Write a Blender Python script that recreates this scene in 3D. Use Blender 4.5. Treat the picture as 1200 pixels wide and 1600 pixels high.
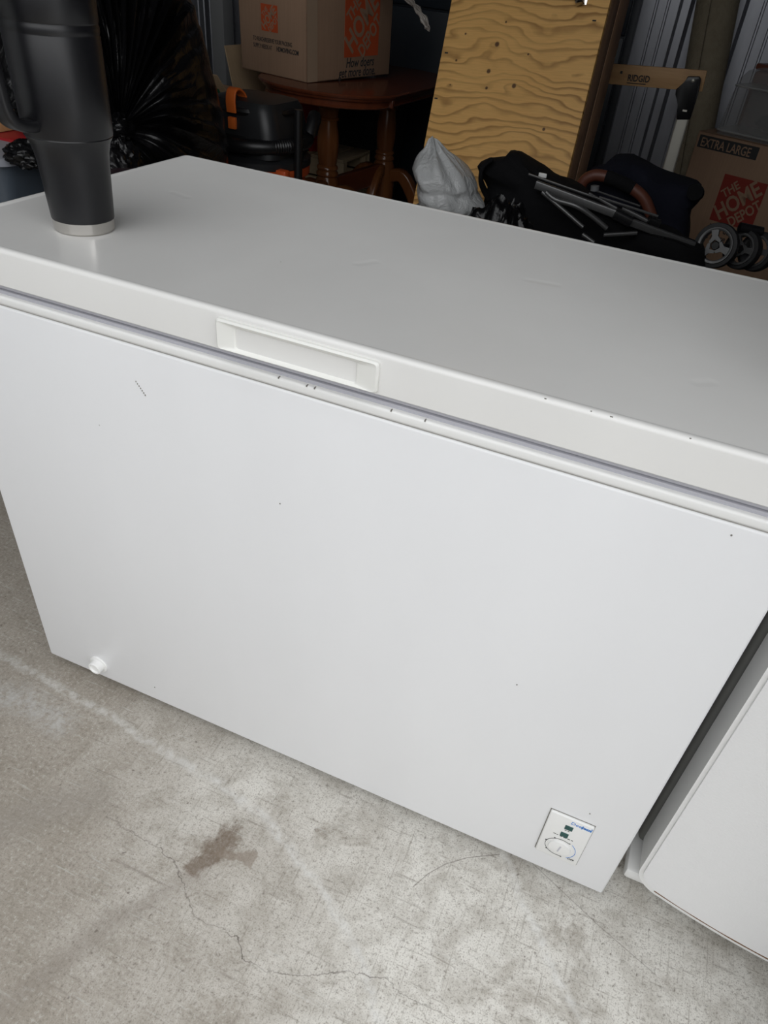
import bpy, bmesh, math, random
from mathutils import Vector, Matrix, noise
PI = math.pi
S = bpy.context.scene
for o in list(bpy.data.objects):
    bpy.data.objects.remove(o)
C = S.collection

# ------------------------------------------------------------------ camera
CAM = Vector((0.89718, -0.63897, 1.1661))
RT = Vector((0.92244, 0.37278, 0.10068))
UP = Vector((-0.30477, 0.54279, 0.78262))
FW = Vector((-0.2371, 0.75261, -0.6143))
F, PX, PY = 1105.83, 638.45, 807.55
cd = bpy.data.cameras.new('camera')
cam = bpy.data.objects.new('camera', cd)
C.objects.link(cam)
cam.matrix_world = Matrix(((RT.x, UP.x, -FW.x, CAM.x), (RT.y, UP.y, -FW.y, CAM.y), (RT.z, UP.z, -FW.z, CAM.z), (0, 0, 0, 1)))
cd.sensor_fit = 'VERTICAL'
cd.sensor_height = 32.0
cd.lens = F * 32.0 / 1600
cd.shift_x = (600 - PX) / 1600
cd.shift_y = (PY - 800) / 1600
cd.clip_start = 0.02
S.camera = cam


def at(px, py, Y):
    """point of the place seen at pixel px, py that stands at depth Y"""
    d = RT * ((px - PX) / F) - UP * ((py - PY) / F) + FW
    return CAM + d * ((Y - CAM.y) / d.y)


# ------------------------------------------------------------------ world, light, exposure
w = bpy.data.worlds.new('World')
S.world = w
w.use_nodes = True
wn = w.node_tree.nodes
wn['Background'].inputs[0].default_value = (0.975, 0.985, 1.0, 1)
wn['Background'].inputs[1].default_value = 2.0
S.view_settings.view_transform = 'Standard'
S.view_settings.look = 'None'
S.view_settings.gamma = 1
S.view_settings.use_curve_mapping = False
S.view_settings.exposure = 0.05
# room extents
X0, X1, Y0, Y1, ZC = -2.15, 2.05, -0.15, 3.9, 2.8
OPX0, OPX1, OPZ = -1.05, 1.42, 2.65
pl = bpy.data.lights.new('door_portal', 'AREA')          # sampling portal in the open roll-up doorway
pl.shape = 'RECTANGLE'
pl.size, pl.size_y = OPX1 - OPX0, OPZ
pl.cycles.is_portal = True
plo = bpy.data.objects.new('door_portal', pl)
C.objects.link(plo)
plo.location = ((OPX0 + OPX1) / 2, Y0 - 0.03, OPZ / 2)
plo.rotation_euler = (PI / 2, 0, 0)


# ------------------------------------------------------------------ material helpers
def mat(name, col=(0.8, 0.8, 0.8), rough=0.5, metal=0.0, **kw):
    m = bpy.data.materials.new(name)
    m.use_nodes = True
    b = m.node_tree.nodes['Principled BSDF']
    b.inputs['Base Color'].default_value = (*col, 1)
    b.inputs['Roughness'].default_value = rough
    b.inputs['Metallic'].default_value = metal
    for k, v in kw.items():
        b.inputs[k.replace('_', ' ')].default_value = v
    return m


class N:
    """small node-graph writer"""
    def __init__(s, m):
        s.m = m
        s.t = m.node_tree
        s.b = s.t.nodes['Principled BSDF']
        s.tc = s.t.nodes.new('ShaderNodeTexCoord')
        s.obj = s.tc.outputs['Object']

    def new(s, typ, **kw):
        n = s.t.nodes.new(typ)
        for k, v in kw.items():
            setattr(n, k, v)
        return n

    def put(s, sock, v):
        if isinstance(v, bpy.types.NodeSocket):
            s.t.links.new(v, sock)
        else:
            sock.default_value = v

    def math(s, op, a, b=0.0, c=0.0, clamp=False):
        n = s.new('ShaderNodeMath', operation=op, use_clamp=clamp)
        s.put(n.inputs[0], a); s.put(n.inputs[1], b); s.put(n.inputs[2], c)
        return n.outputs[0]

    def vmath(s, op, a, b=(0, 0, 0), scale=1.0):
        n = s.new('ShaderNodeVectorMath', operation=op)
        s.put(n.inputs[0], a); s.put(n.inputs[1], b)
        n.inputs[3].default_value = scale
        return n.outputs['Value'] if op in ('LENGTH', 'DISTANCE', 'DOT_PRODUCT') else n.outputs['Vector']

    def map(s, v, scale=(1, 1, 1), loc=(0, 0, 0), rot=(0, 0, 0)):
        n = s.new('ShaderNodeMapping')
        s.put(n.inputs[0], v)
        n.inputs['Location'].default_value = loc
        n.inputs['Rotation'].default_value = rot
        n.inputs['Scale'].default_value = scale
        return n.outputs[0]

    def noise(s, v, scale, detail=4, rough=0.55, dist=0.0, color=False):
        n = s.new('ShaderNodeTexNoise')
        s.put(n.inputs['Vector'], v)
        n.inputs['Scale'].default_value = scale
        n.inputs['Detail'].default_value = detail
        n.inputs['Roughness'].default_value = rough
        n.inputs['Distortion'].default_value = dist
        return n.outputs['Color' if color else 'Fac']

    def voro(s, v, scale, feature='F1'):
        n = s.new('ShaderNodeTexVoronoi', feature=feature)
        s.put(n.inputs['Vector'], v)
        n.inputs['Scale'].default_value = scale
        return n.outputs['Distance']

    def ramp(s, f, stops, interp='LINEAR'):
        n = s.new('ShaderNodeValToRGB')
        n.color_ramp.interpolation = interp
        e = n.color_ramp.elements
        while len(e) < len(stops):
            e.new(0.5)
        for i, (p, c) in enumerate(stops):
            e[i].position = p
            e[i].color = (c, c, c, 1) if isinstance(c, (int, float)) else (*c, 1)
        s.put(n.inputs[0], f)
        return n.outputs[0]

    def mix(s, f, a, b, blend='MIX'):
        n = s.new('ShaderNodeMix', data_type='RGBA', blend_type=blend)
        s.put(n.inputs[0], f)
        s.put(n.inputs[6], (*a, 1) if isinstance(a, tuple) else a)
        s.put(n.inputs[7], (*b, 1) if isinstance(b, tuple) else b)
        return n.outputs[2]

    def step(s, v, a, b):
        """1 below a, 0 above b, smooth"""
        n = s.new('ShaderNodeMapRange', interpolation_type='SMOOTHSTEP')
        s.put(n.inputs[0], v)
        n.inputs[1].default_value = a; n.inputs[2].default_value = b
        n.inputs[3].default_value = 1; n.inputs[4].default_value = 0
        return n.outputs[0]

    def bump(s, h, strength, dist=0.01):
        n = s.new('ShaderNodeBump')
        s.put(n.inputs['Height'], h)
        n.inputs['Strength'].default_value = strength
        n.inputs['Distance'].default_value = dist
        s.t.links.new(n.outputs[0], s.b.inputs['Normal'])

    def seg(s, p, a, b):
        """distance in the xy plane from p to the segment a b"""
        a = Vector((a[0], a[1], 0)); d = Vector((b[0], b[1], 0)) - a
        pa = s.vmath('SUBTRACT', p, tuple(a))
        h = s.math('DIVIDE', s.vmath('DOT_PRODUCT', pa, tuple(d)), d.length_squared, clamp=True)
        n = s.new('ShaderNodeVectorMath', operation='MULTIPLY_ADD')
        s.put(n.inputs[0], h); n.inputs[1].default_value = tuple(-d); s.put(n.inputs[2], pa)
        return s.vmath('LENGTH', n.outputs[0])

    def poly(s, p, pts):
        r = None
        for a, b in zip(pts, pts[1:]):
            d = s.seg(p, a, b)
            r = d if r is None else s.math('MINIMUM', r, d)
        return r

    def col(s, v): s.put(s.b.inputs['Base Color'], v)
    def rough(s, v): s.put(s.b.inputs['Roughness'], v)


M = {}
# concrete floor: broom marks, pale worn streaks, a brown stain, hairline cracks
m = M['concrete'] = mat('concrete', (0.4, 0.39, 0.36), 0.72)
n = N(m)
flat = n.vmath('MULTIPLY', n.obj, (1, 1, 0))
big = n.noise(flat, 3.2, 5, 0.6)
mid = n.noise(flat, 17, 6, 0.65)
fine = n.noise(flat, 150, 5, 0.72)
grit = n.noise(flat, 420, 3, 0.6)
scr = n.noise(n.map(flat, (230, 10, 1), rot=(0, 0, 0.95)), 1.0, 4, 0.65)
scr2 = n.noise(n.map(flat, (12, 190, 1), rot=(0, 0, 0.35)), 1.0, 3, 0.6)
scr3 = n.noise(n.map(flat, (9, 150, 1), rot=(0, 0, -0.7)), 1.0, 4, 0.6)
blotch = n.noise(flat, 7, 5, 0.7, 0.8)
sepf = n.new('ShaderNodeSeparateXYZ')
n.put(sepf.inputs[0], flat)
side = n.math('MULTIPLY_ADD', n.math('SUBTRACT', big, 0.5), 1.1, n.math('MULTIPLY_ADD', sepf.outputs['Y'], 0.75, sepf.outputs['X']))      # dirtier towards the left of the bay
c = n.mix(n.ramp(side, [(0.1, 0.0), (0.72, 1.0)]), (0.35, 0.315, 0.268), (0.68, 0.66, 0.61))
c = n.mix(n.ramp(blotch, [(0.33, 0.6), (0.47, 0.0)]), c, (0.27, 0.235, 0.19))
c = n.mix(n.ramp(mid, [(0.35, 0.5), (0.55, 0.0)]), c, (0.265, 0.235, 0.19))
c = n.mix(n.ramp(fine, [(0.3, 0.85), (0.46, 0.0)]), c, (0.16, 0.14, 0.115))
c = n.mix(n.ramp(fine, [(0.53, 0.0), (0.70, 0.45)]), c, (0.68, 0.665, 0.62))
c = n.mix(n.ramp(grit, [(0.32, 0.7), (0.47, 0.0)]), c, (0.2, 0.18, 0.15))
c = n.mix(n.ramp(scr, [(0.32, 0.45), (0.43, 0.0)]), c, (0.22, 0.195, 0.16))
c = n.mix(n.ramp(scr3, [(0.3, 0.5), (0.4, 0.0)]), c, (0.2, 0.175, 0.145))
c = n.mix(n.ramp(scr2, [(0.6, 0.0), (0.72, 0.35)]), c, (0.58, 0.58, 0.55))
wob = n.vmath('SUBTRACT', n.noise(flat, 11, 4, 0.6, color=True), (0.5, 0.5, 0.5))
pw = n.vmath('ADD', flat, n.vmath('SCALE', wob, scale=0.035))
pw = n.vmath('MULTIPLY', pw, (1, 1, 0))
pc = n.vmath('ADD', flat, n.vmath('SCALE', n.vmath('SUBTRACT', n.noise(flat, 45, 4, 0.7, color=True), (0.5, 0.5, 0.5)), scale=0.022))
pc = n.vmath('MULTIPLY', pc, (1, 1, 0))
streak = n.poly(pw, [(-0.3, -0.01), (-0.005, -0.035), (0.178, -0.053), (0.378, -0.074), (0.524, -0.1), (0.6, -0.126), (0.665, -0.159), (0.73, -0.198), (0.784, -0.241), (0.86, -0.31)])
brk = n.ramp(n.noise(flat, 60, 5, 0.7), [(0.36, 0.0), (0.6, 1.0)])
c = n.mix(n.math('MULTIPLY', n.step(streak, 0.001, 0.013), n.math('MULTIPLY', brk, 0.5)), c, (0.68, 0.68, 0.66))
st2 = n.poly(pw, [(0.934, 0.011), (1.005, -0.073), (1.042, -0.117), (1.12, -0.19)])
c = n.mix(n.math('MULTIPLY', n.step(st2, 0.0, 0.012), n.math('MULTIPLY', brk, 0.5)), c, (0.74, 0.74, 0.72))
st3 = n.poly(pw, [(-0.2, -0.16), (0.0, -0.09), (0.11, -0.1)])
c = n.mix(n.math('MULTIPLY', n.step(st3, 0.0, 0.05), n.math('MULTIPLY', brk, 0.55)), c, (0.52, 0.52, 0.51))
# tyre-like dark smears
st4 = n.poly(pw, [(0.34, -0.56), (0.42, -0.33), (0.5, -0.23)])
c = n.mix(n.math('MULTIPLY', n.step(st4, 0.0, 0.03), 0.38), c, (0.22, 0.19, 0.16))
st5 = n.poly(pw, [(0.1, -0.4), (0.2, -0.25), (0.27, -0.19)])
c = n.mix(n.math('MULTIPLY', n.step(st5, 0.0, 0.06), 0.4), c, (0.25, 0.225, 0.195))
ps = n.vmath('MULTIPLY', n.vmath('ADD', flat, n.vmath('SCALE', n.vmath('SUBTRACT', n.noise(flat, 26, 5, 0.65, color=True), (0.5, 0.5, 0.5)), scale=0.075)), (1, 1, 0))
sb = n.poly(ps, [(0.486, -0.218), (0.497, -0.185), (0.506, -0.15)])
c = n.mix(n.math('MULTIPLY', n.step(sb, 0.012, 0.026), n.ramp(fine, [(0.35, 0.95), (0.7, 0.55)])), c, (0.155, 0.115, 0.082))
sb2 = n.poly(ps, [(0.515, -0.18), (0.56, -0.172)])
c = n.mix(n.math('MULTIPLY', n.step(sb2, 0.008, 0.016), 0.6), c, (0.21, 0.165, 0.125))
crk = n.poly(pc, [(0.303, -0.21), (0.353, -0.215), (0.404, -0.217), (0.448, -0.225), (0.495, -0.258), (0.524, -0.281), (0.573, -0.279), (0.602, -0.28), (0.628, -0.302), (0.668, -0.3), (0.721, -0.283), (0.769, -0.255), (0.825, -0.241), (0.868, -0.249), (0.94, -0.248)])
c = n.mix(n.math('MULTIPLY', n.step(crk, 0.0003, 0.0013), n.ramp(mid, [(0.38, 0.9), (0.6, 0.35)])), c, (0.1, 0.085, 0.07))
arc = n.poly(flat, [(0.816, -0.1), (0.83, -0.072), (0.85, -0.046), (0.88, -0.02), (0.929, 0.009)])
c = n.mix(n.math('MULTIPLY', n.step(arc, 0.0002, 0.0012), 0.6), c, (0.12, 0.1, 0.085))
arc2 = n.poly(flat, [(0.98, 0.02), (1.112, -0.036), (1.2, -0.068)])
c = n.mix(n.math('MULTIPLY', n.step(arc2, 0.0002, 0.0012), 0.45), c, (0.12, 0.1, 0.085))
spk = n.voro(n.vmath('ADD', flat, n.vmath('SCALE', wob, scale=0.08)), 24)
c = n.mix(n.math('MULTIPLY', n.step(spk, 0.03, 0.075), 0.7), c, (0.12, 0.1, 0.08))
n.col(c)
n.bump(n.math('ADD', fine, n.math('MULTIPLY', scr, 0.5)), 0.25, 0.002)


def enamel(name, base, rough, specks=0.5, smear=0.1):
    m = mat(name, base, rough)
    n = N(m)
    sp = n.voro(n.obj, 9)
    sz = n.noise(n.obj, 3, 2)
    f = n.math('MULTIPLY', n.step(sp, 0.006, 0.014), n.ramp(sz, [(0.45, 0.0), (0.55, specks)]))
    cl = n.noise(n.map(n.obj, (2.0, 2.0, 0.7)), 2.5, 3)
    c = n.mix(n.ramp(cl, [(0.3, 0.0), (0.7, 1.0)]), tuple(x * 0.965 for x in base), base)
    n.col(n.mix(f, c, (0.16, 0.14, 0.12)))
    r = n.noise(n.map(n.obj, (14, 2.5, 6)), 1.0, 4, 0.6)
    n.rough(n.math('MULTIPLY_ADD', r, smear, rough - smear * 0.5))
    n.bump(n.noise(n.obj, 5, 2), 0.05, 0.01)
    return m


M['enamel'] = enamel('white_enamel', (0.80, 0.805, 0.815), 0.38)
M['lid'] = enamel('white_lid_enamel', (0.77, 0.765, 0.745), 0.2, 0.8, 0.14)
DENTS = [[(0.509, 0.229), (0.523, 0.252)], [(0.721, 0.32), (0.76, 0.326)], [(0.959, 0.125), (0.973, 0.136)], [(0.134, 0.34), (0.165, 0.333)]]
n = N(M['lid'])                                   # shallow dings and a rubbed scratch in the lid top
lp = n.vmath('MULTIPLY', n.obj, (1, 1, 0))
LO = (-0.54885, -0.2725)
dent = n.poly(lp, [tuple(a + b for a, b in zip(q, LO)) for q in DENTS[0]])
for q in DENTS[1:]:
    dent = n.math('MINIMUM', dent, n.poly(lp, [tuple(a + b for a, b in zip(r, LO)) for r in q]))
hgt = n.math('MULTIPLY', n.step(dent, 0.0, 0.011), -1.0)
hgt = n.math('ADD', hgt, n.math('MULTIPLY', n.noise(n.obj, 5, 2), 0.9))
n.bump(hgt, 0.08, 0.006)
M['plastic'] = mat('white_plastic', (0.80, 0.80, 0.785), 0.33)
M['ivory'] = mat('ivory_plastic', (0.79, 0.79, 0.755), 0.35)
M['gasket'] = mat('grey_gasket', (0.50, 0.50, 0.545), 0.5)
M['seamline'] = mat('grime_in_seam', (0.2, 0.19, 0.17), 0.8)
M['rim_grey'] = mat('grey_rim_seam', (0.38, 0.37, 0.35), 0.7)
M['rust'] = mat('rust', (0.16, 0.075, 0.03), 0.85)
M['rubber'] = mat('black_rubber', (0.012, 0.012, 0.013), 0.6)
M['green_lens'] = mat('green_lens', (0.0, 0.06, 0.055), 0.2)
M['blue_ink'] = mat('blue_ink', (0.03, 0.2, 0.6), 0.5)
M['black_ink'] = mat('black_ink', (0.03, 0.03, 0.03), 0.6)
m = M['fridge'] = mat('textured_white_enamel', (0.79, 0.79, 0.79), 0.42)
n = N(m)
n.bump(n.noise(n.obj, 330, 2), 0.28, 0.002)
f = n.math('MULTIPLY', n.step(n.voro(n.obj, 14), 0.01, 0.03), n.ramp(n.noise(n.obj, 5, 2), [(0.5, 0.0), (0.58, 0.7)]))
n.col(n.mix(f, (0.79, 0.79, 0.79), (0.25, 0.23, 0.2)))
m = M['powder'] = mat('black_powder_coat', (0.005, 0.005, 0.0065), 0.36, Specular_IOR_Level=0.5)
n = N(m)
n.bump(n.noise(n.obj, 1500, 2), 0.12, 0.0006)
m = M['steel'] = mat('brushed_steel', (0.58, 0.56, 0.53), 0.17, 1.0)
N(m).b.inputs['Anisotropic'].default_value = 0.6


def bagmat(name, col, rough, scale, strength):
    m = mat(name, col, rough)
    n = N(m)
    r = n.noise(n.obj, scale, 4, 0.6, 0.6)
    n.bump(n.math('ABSOLUTE', n.math('SUBTRACT', r, 0.5)), strength, 0.03)
    return m


M['black_bag'] = bagmat('black_polythene', (0.004, 0.004, 0.0045), 0.27, 11, 0.3)
M['black_bag'].node_tree.nodes['Principled BSDF'].inputs['Specular IOR Level'].default_value = 0.32
M['black_bag2'] = bagmat('black_polythene_dull', (0.004, 0.004, 0.005), 0.28, 9, 0.5)
m = M['white_bag'] = bagmat('white_translucent_plastic', (0.5, 0.51, 0.51), 0.32, 16, 0.5)
M['clear'] = mat('clear_plastic', (0.42, 0.42, 0.41), 0.25, Alpha=0.32)
M['clear_edge'] = mat('clear_plastic_edge', (0.5, 0.5, 0.48), 0.3, Alpha=0.7)
M['wrap'] = mat('clear_film', (0.55, 0.5, 0.45), 0.12, Alpha=0.6)


def cardboard(name, base):
    m = mat(name, base, 0.85)
    n = N(m)
    f = n.noise(n.obj, 7, 4)
    fl = n.noise(n.map(n.obj, (160, 160, 2)), 1.0, 2)
    c = n.mix(f, tuple(x * 0.85 for x in base), tuple(min(1, x * 1.1) for x in base))
    n.col(n.mix(n.ramp(fl, [(0.4, 0.14), (0.6, 0.0)]), c, tuple(x * 0.6 for x in base)))
    return m


M['card'] = cardboard('kraft_cardboard', (0.40, 0.255, 0.165))
M['card_in'] = cardboard('kraft_cardboard_inner', (0.46, 0.33, 0.2))
M['tape'] = mat('packing_tape', (0.5, 0.36, 0.25), 0.25)
M['orange_ink'] = mat('orange_ink', (0.56, 0.085, 0.02), 0.8)
M['red_ink'] = mat('red_ink', (0.28, 0.03, 0.018), 0.8)
M['dark_ink'] = mat('dark_ink', (0.035, 0.035, 0.035), 0.8)
m = M['lacquer'] = mat('cherry_lacquer', (0.1, 0.026, 0.012), 0.22)
n = N(m)
g = n.noise(n.map(n.obj, (40, 6, 6)), 1.0, 5, 0.6, 0.4)
n.col(n.mix(g, (0.075, 0.02, 0.01), (0.19, 0.05, 0.02)))
m = M['lacquer_leg'] = mat('walnut_lacquer', (0.16, 0.06, 0.02), 0.22)
n = N(m)
g = n.noise(n.map(n.obj, (26, 26, 3)), 1.0, 4, 0.6, 0.3)
n.col(n.mix(g, (0.11, 0.03, 0.012), (0.26, 0.105, 0.032)))

# plywood face: sheet-local x across, z up the sheet; veneer lines bend round the knots
m = M['plywood'] = mat('plywood_face', (0.6, 0.38, 0.17), 0.55)
n = N(m)
sep = n.new('ShaderNodeSeparateXYZ')
n.put(sep.inputs[0], n.obj)
xz = n.vmath('MULTIPLY', n.obj, (1, 0, 1))
knots = [(0.195, 1.035, 0.009), (0.185, 0.955, 0.008), (0.285, 0.918, 0.0085), (0.19, 0.905, 0.0055), (0.075, 1.06, 0.004), (0.06, 0.98, 0.0045), (0.31, 1.012, 0.004), (0.21, 1.1, 0.004), (0.055, 0.905, 0.003), (0.42, 0.8, 0.006)]
fld = sep.outputs['Z']
kmask = None
for i, (kx, kz, kr) in enumerate(knots):
    d = n.vmath('LENGTH', n.vmath('MULTIPLY', n.vmath('SUBTRACT', xz, (kx, 0, kz)), (0.45, 0, 1)))
    g = n.math('EXPONENT', n.math('MULTIPLY', n.math('MULTIPLY', d, d), -1.0 / (kr * 2.6) ** 2))
    fld = n.math('ADD', fld, n.math('MULTIPLY', g, (0.028 if i % 2 else -0.034) * kr / 0.008))
    dk = n.vmath('LENGTH', n.vmath('SUBTRACT', xz, (kx, 0, kz)))
    k = n.step(dk, kr * 0.55, kr * 1.1)
    kmask = k if kmask is None else n.math('MAXIMUM', kmask, k)
lo = n.noise(n.map(xz, (2.2, 1, 6.0)), 1.0, 3, 0.5)
lo2 = n.noise(n.map(xz, (11, 1, 13)), 1.0, 3, 0.5)
fld = n.math('ADD', fld, n.math('MULTIPLY_ADD', lo, 0.26, n.math('MULTIPLY', lo2, 0.018)))
ph = n.math('FRACT', n.math('MULTIPLY', fld, 34.0))
line = n.ramp(ph, [(0.0, 0.0), (0.5, 0.1), (0.86, 1.0), (0.98, 0.15), (1.0, 0.0)])
amp = n.ramp(n.noise(n.map(xz, (1.5, 1, 7)), 1.0, 3), [(0.3, 0.2), (0.55, 1.0)])
fib = n.noise(n.map(xz, (10, 1, 320)), 1.0, 3, 0.6)
base = n.mix(n.noise(n.map(xz, (2.2, 1, 5)), 1.0, 3), (0.78, 0.43, 0.125), (0.88, 0.54, 0.19))
base = n.mix(n.ramp(fib, [(0.35, 0.3), (0.6, 0.0)]), base, (0.54, 0.275, 0.06))
c = n.mix(n.math('MULTIPLY', line, n.math('MULTIPLY', amp, 0.9)), base, (0.30, 0.135, 0.03))
c = n.mix(n.math('MULTIPLY', kmask, 0.93), c, (0.09, 0.035, 0.014))
n.col(c)


def wood(name, a, b, along=2):
    m = mat(name, a, 0.6)
    n = N(m)
    s = [55, 55, 55]
    s[along] = 3.5
    g = n.noise(n.map(n.obj, tuple(s)), 1.0, 4, 0.6, 0.5)
    p = n.noise(n.obj, 9, 3)
    c = n.mix(n.ramp(g, [(0.3, 0.0), (0.7, 1.0)]), a, b)
    n.col(n.mix(n.ramp(p, [(0.5, 0.0), (0.75, 0.45)]), c, tuple(x * 0.5 for x in a)))
    return m


M['stud'] = wood('weathered_lumber', (0.25, 0.135, 0.075), (0.36, 0.21, 0.12))
M['pine'] = wood('pine_bar', (0.44, 0.25, 0.11), (0.56, 0.34, 0.16), 0)
M['crate'] = wood('pale_crate_wood', (0.42, 0.33, 0.2), (0.5, 0.4, 0.27), 0)
m = M['galv'] = mat('galvanised_sheet', (0.42, 0.43, 0.46), 0.42, 0.75)
n = N(m)
sp = n.noise(n.map(n.obj, (30, 30, 6)), 1.0, 4)
n.col(n.mix(sp, (0.33, 0.34, 0.37), (0.5, 0.51, 0.55)))
n.rough(n.math('MULTIPLY_ADD', sp, 0.25, 0.3))
M['asphalt'] = mat('asphalt', (0.10, 0.10, 0.10), 0.9)
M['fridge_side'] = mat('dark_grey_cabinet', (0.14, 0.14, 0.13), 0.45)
M['white_wall'] = mat('painted_steel', (0.42, 0.43, 0.43), 0.5)
M['darkplastic'] = mat('charcoal_plastic', (0.02, 0.021, 0.023), 0.4)
M['blackplastic'] = mat('black_plastic', (0.008, 0.008, 0.009), 0.38)
M['greyplastic'] = mat('grey_plastic', (0.13, 0.15, 0.15), 0.45)
M['navy_panel'] = mat('navy_laminate', (0.012, 0.018, 0.026), 0.45)
M['orange_plastic'] = mat('orange_plastic', (0.80, 0.17, 0.03), 0.4)
M['orange_drum'] = mat('orange_drum', (0.62, 0.10, 0.025), 0.38)
M['red_plastic'] = mat('red_plastic', (0.28, 0.012, 0.015), 0.4)
m = M['fabric_black'] = mat('black_fabric', (0.004, 0.004, 0.005), 0.9, Specular_IOR_Level=0.25)
n = N(m); n.bump(n.noise(n.obj, 60, 4), 0.3, 0.005)
m = M['fabric_navy'] = mat('navy_fabric', (0.007, 0.008, 0.016), 0.9, Specular_IOR_Level=0.25)
n = N(m); n.bump(n.noise(n.obj, 40, 4), 0.3, 0.006)
M['alu'] = mat('grey_aluminium', (0.15, 0.15, 0.15), 0.42, 0.7)
M['alu_bright'] = mat('bright_aluminium', (0.62, 0.60, 0.53), 0.45, 0.6)
M['leather'] = mat('brown_leather', (0.11, 0.033, 0.018), 0.5)
M['blue_bin'] = mat('blue_grey_plastic', (0.06, 0.075, 0.095), 0.35)
M['bin_rim'] = mat('pale_grey_rim', (0.24, 0.25, 0.28), 0.4)
M['purple'] = mat('dark_plum_plastic', (0.02, 0.008, 0.012), 0.4)
M['carpet'] = mat('tan_carpet', (0.30, 0.255, 0.175), 0.95)
n = N(M['carpet'])
n.bump(n.noise(n.obj, 90, 4), 0.5, 0.01)
n.col(n.mix(n.noise(n.obj, 30, 5), (0.22, 0.185, 0.125), (0.36, 0.31, 0.22)))
M['green'] = mat('green_print', (0.03, 0.13, 0.06), 0.7)
M['rustbox'] = mat('rust_brown_plastic', (0.17, 0.05, 0.025), 0.5)
M['grey_rubber'] = mat('grey_button', (0.13, 0.135, 0.14), 0.6)


# ------------------------------------------------------------------ mesh helpers
def link(name, me, m, parent=None, smooth=None):
    me.name = name
    if m is not None:
        me.materials.append(M[m] if isinstance(m, str) else m)
    if smooth is not None:
        for p in me.polygons:
            p.use_smooth = True
        me.set_sharp_from_angle(angle=math.radians(smooth))
    o = bpy.data.objects.new(name, me)
    C.objects.link(o)
    if parent:
        o.parent = parent
    return o


def data(name, v, f, m, parent=None, smooth=None):
    me = bpy.data.meshes.new(name)
    me.from_pydata([tuple(p) for p in v], [], f)
    bm = bmesh.new(); bm.from_mesh(me)
    bmesh.ops.recalc_face_normals(bm, faces=bm.faces)
    bm.to_mesh(me); bm.free()
    return link(name, me, m, parent, smooth)


def boxbm(lo, hi, bev=0.0, seg=2, bm=None, mtx=None):
    out = bm if bm is not None else bmesh.new()
    t = bmesh.new()
    lo, hi = Vector(lo), Vector(hi)
    bmesh.ops.create_cube(t, size=1.0)
    for v in t.verts:
        v.co = Vector(((lo[i] + hi[i]) / 2 + v.co[i] * (hi[i] - lo[i]) for i in range(3)))
    if bev:
        bmesh.ops.bevel(t, geom=list(t.edges), offset=bev, segments=seg, profile=0.5, affect='EDGES')
    if mtx is not None:
        bmesh.ops.transform(t, matrix=mtx, verts=t.verts)
    me = bpy.data.meshes.new('t'); t.to_mesh(me); t.free()
    out.from_mesh(me); bpy.data.meshes.remove(me)
    return out


def box(name, lo, hi, m, parent=None, bev=0.0, seg=2, mtx=None):
    bm = boxbm(lo, hi, bev, seg, mtx=mtx)
    me = bpy.data.meshes.new(name); bm.to_mesh(me); bm.free()
    return link(name, me, m, parent, 35 if bev else None)


def fin(bm, name, m, parent=None, smooth=None):
    bmesh.ops.recalc_face_normals(bm, faces=bm.faces)
    me = bpy.data.meshes.new(name); bm.to_mesh(me); bm.free()
    return link(name, me, m, parent, smooth)


def lathe(name, prof, m, parent=None, seg=48, smooth=40, mtx=None):
    v, f = [], []
    k = len(prof)
    for i in range(seg):
        a = 2 * PI * i / seg
        for r, z in prof:
            v.append(Vector((r * math.cos(a), r * math.sin(a), z)))
    for i in range(seg):
        j = (i + 1) % seg
        for q in range(k - 1):
            f.append((i * k + q, j * k + q, j * k + q + 1, i * k + q + 1))
    if mtx is not None:
        v = [mtx @ p for p in v]
    me = bpy.data.meshes.new(name)
    me.from_pydata([tuple(p) for p in v], [], f)
    bm = bmesh.new(); bm.from_mesh(me)
    bmesh.ops.remove_doubles(bm, verts=bm.verts, dist=1e-6)
    bmesh.ops.recalc_face_normals(bm, faces=bm.faces)
    bm.to_mesh(me); bm.free()
    return link(name, me, m, parent, smooth)


def smoothpath(pts, k=6):
    P = [Vector(p) for p in pts]
    out = []
    for i in range(len(P) - 1):
        a, b, c_, d = P[max(i - 1, 0)], P[i], P[i + 1], P[min(i + 2, len(P) - 1)]
        for j in range(k):
            t = j / k
            out.append(0.5 * ((2 * b) + (c_ - a) * t + (2 * a - 5 * b + 4 * c_ - d) * t * t + (3 * b - a - 3 * c_ + d) * t ** 3))
    out.append(P[-1])
    return out


def tube(name, pts, r, m, parent=None, seg=10, sec=None, smooth=50, ref=(0, 0, 1), rfun=None):
    """sweep; sec = list of 2d section points instead of a circle"""
    P = [Vector(p) for p in pts]
    if sec is None:
        sec = [(math.cos(2 * PI * i / seg) * r, math.sin(2 * PI * i / seg) * r) for i in range(seg)]
    k = len(sec)
    v, f = [], []
    ref = Vector(ref)
    side = None
    for i, p in enumerate(P):
        t = (P[min(i + 1, len(P) - 1)] - P[max(i - 1, 0)]).normalized()
        if side is None:
            rr = ref if abs(t.dot(ref)) < 0.95 else Vector((1, 0.2, 0))
            side = t.cross(rr).normalized()
        else:
            side = (side - t * side.dot(t)).normalized()
        up = side.cross(t)
        q = rfun(i / (len(P) - 1)) if rfun else 1.0
        for a, b in sec:
            v.append(p + side * a * q + up * b * q)
    for i in range(len(P) - 1):
        for j in range(k):
            f.append((i * k + j, i * k + (j + 1) % k, (i + 1) * k + (j + 1) % k, (i + 1) * k + j))
    f.append(tuple(range(k)))
    f.append(tuple(range((len(P) - 1) * k, len(P) * k)))
    return data(name, v, f, m, parent, smooth)


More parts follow.
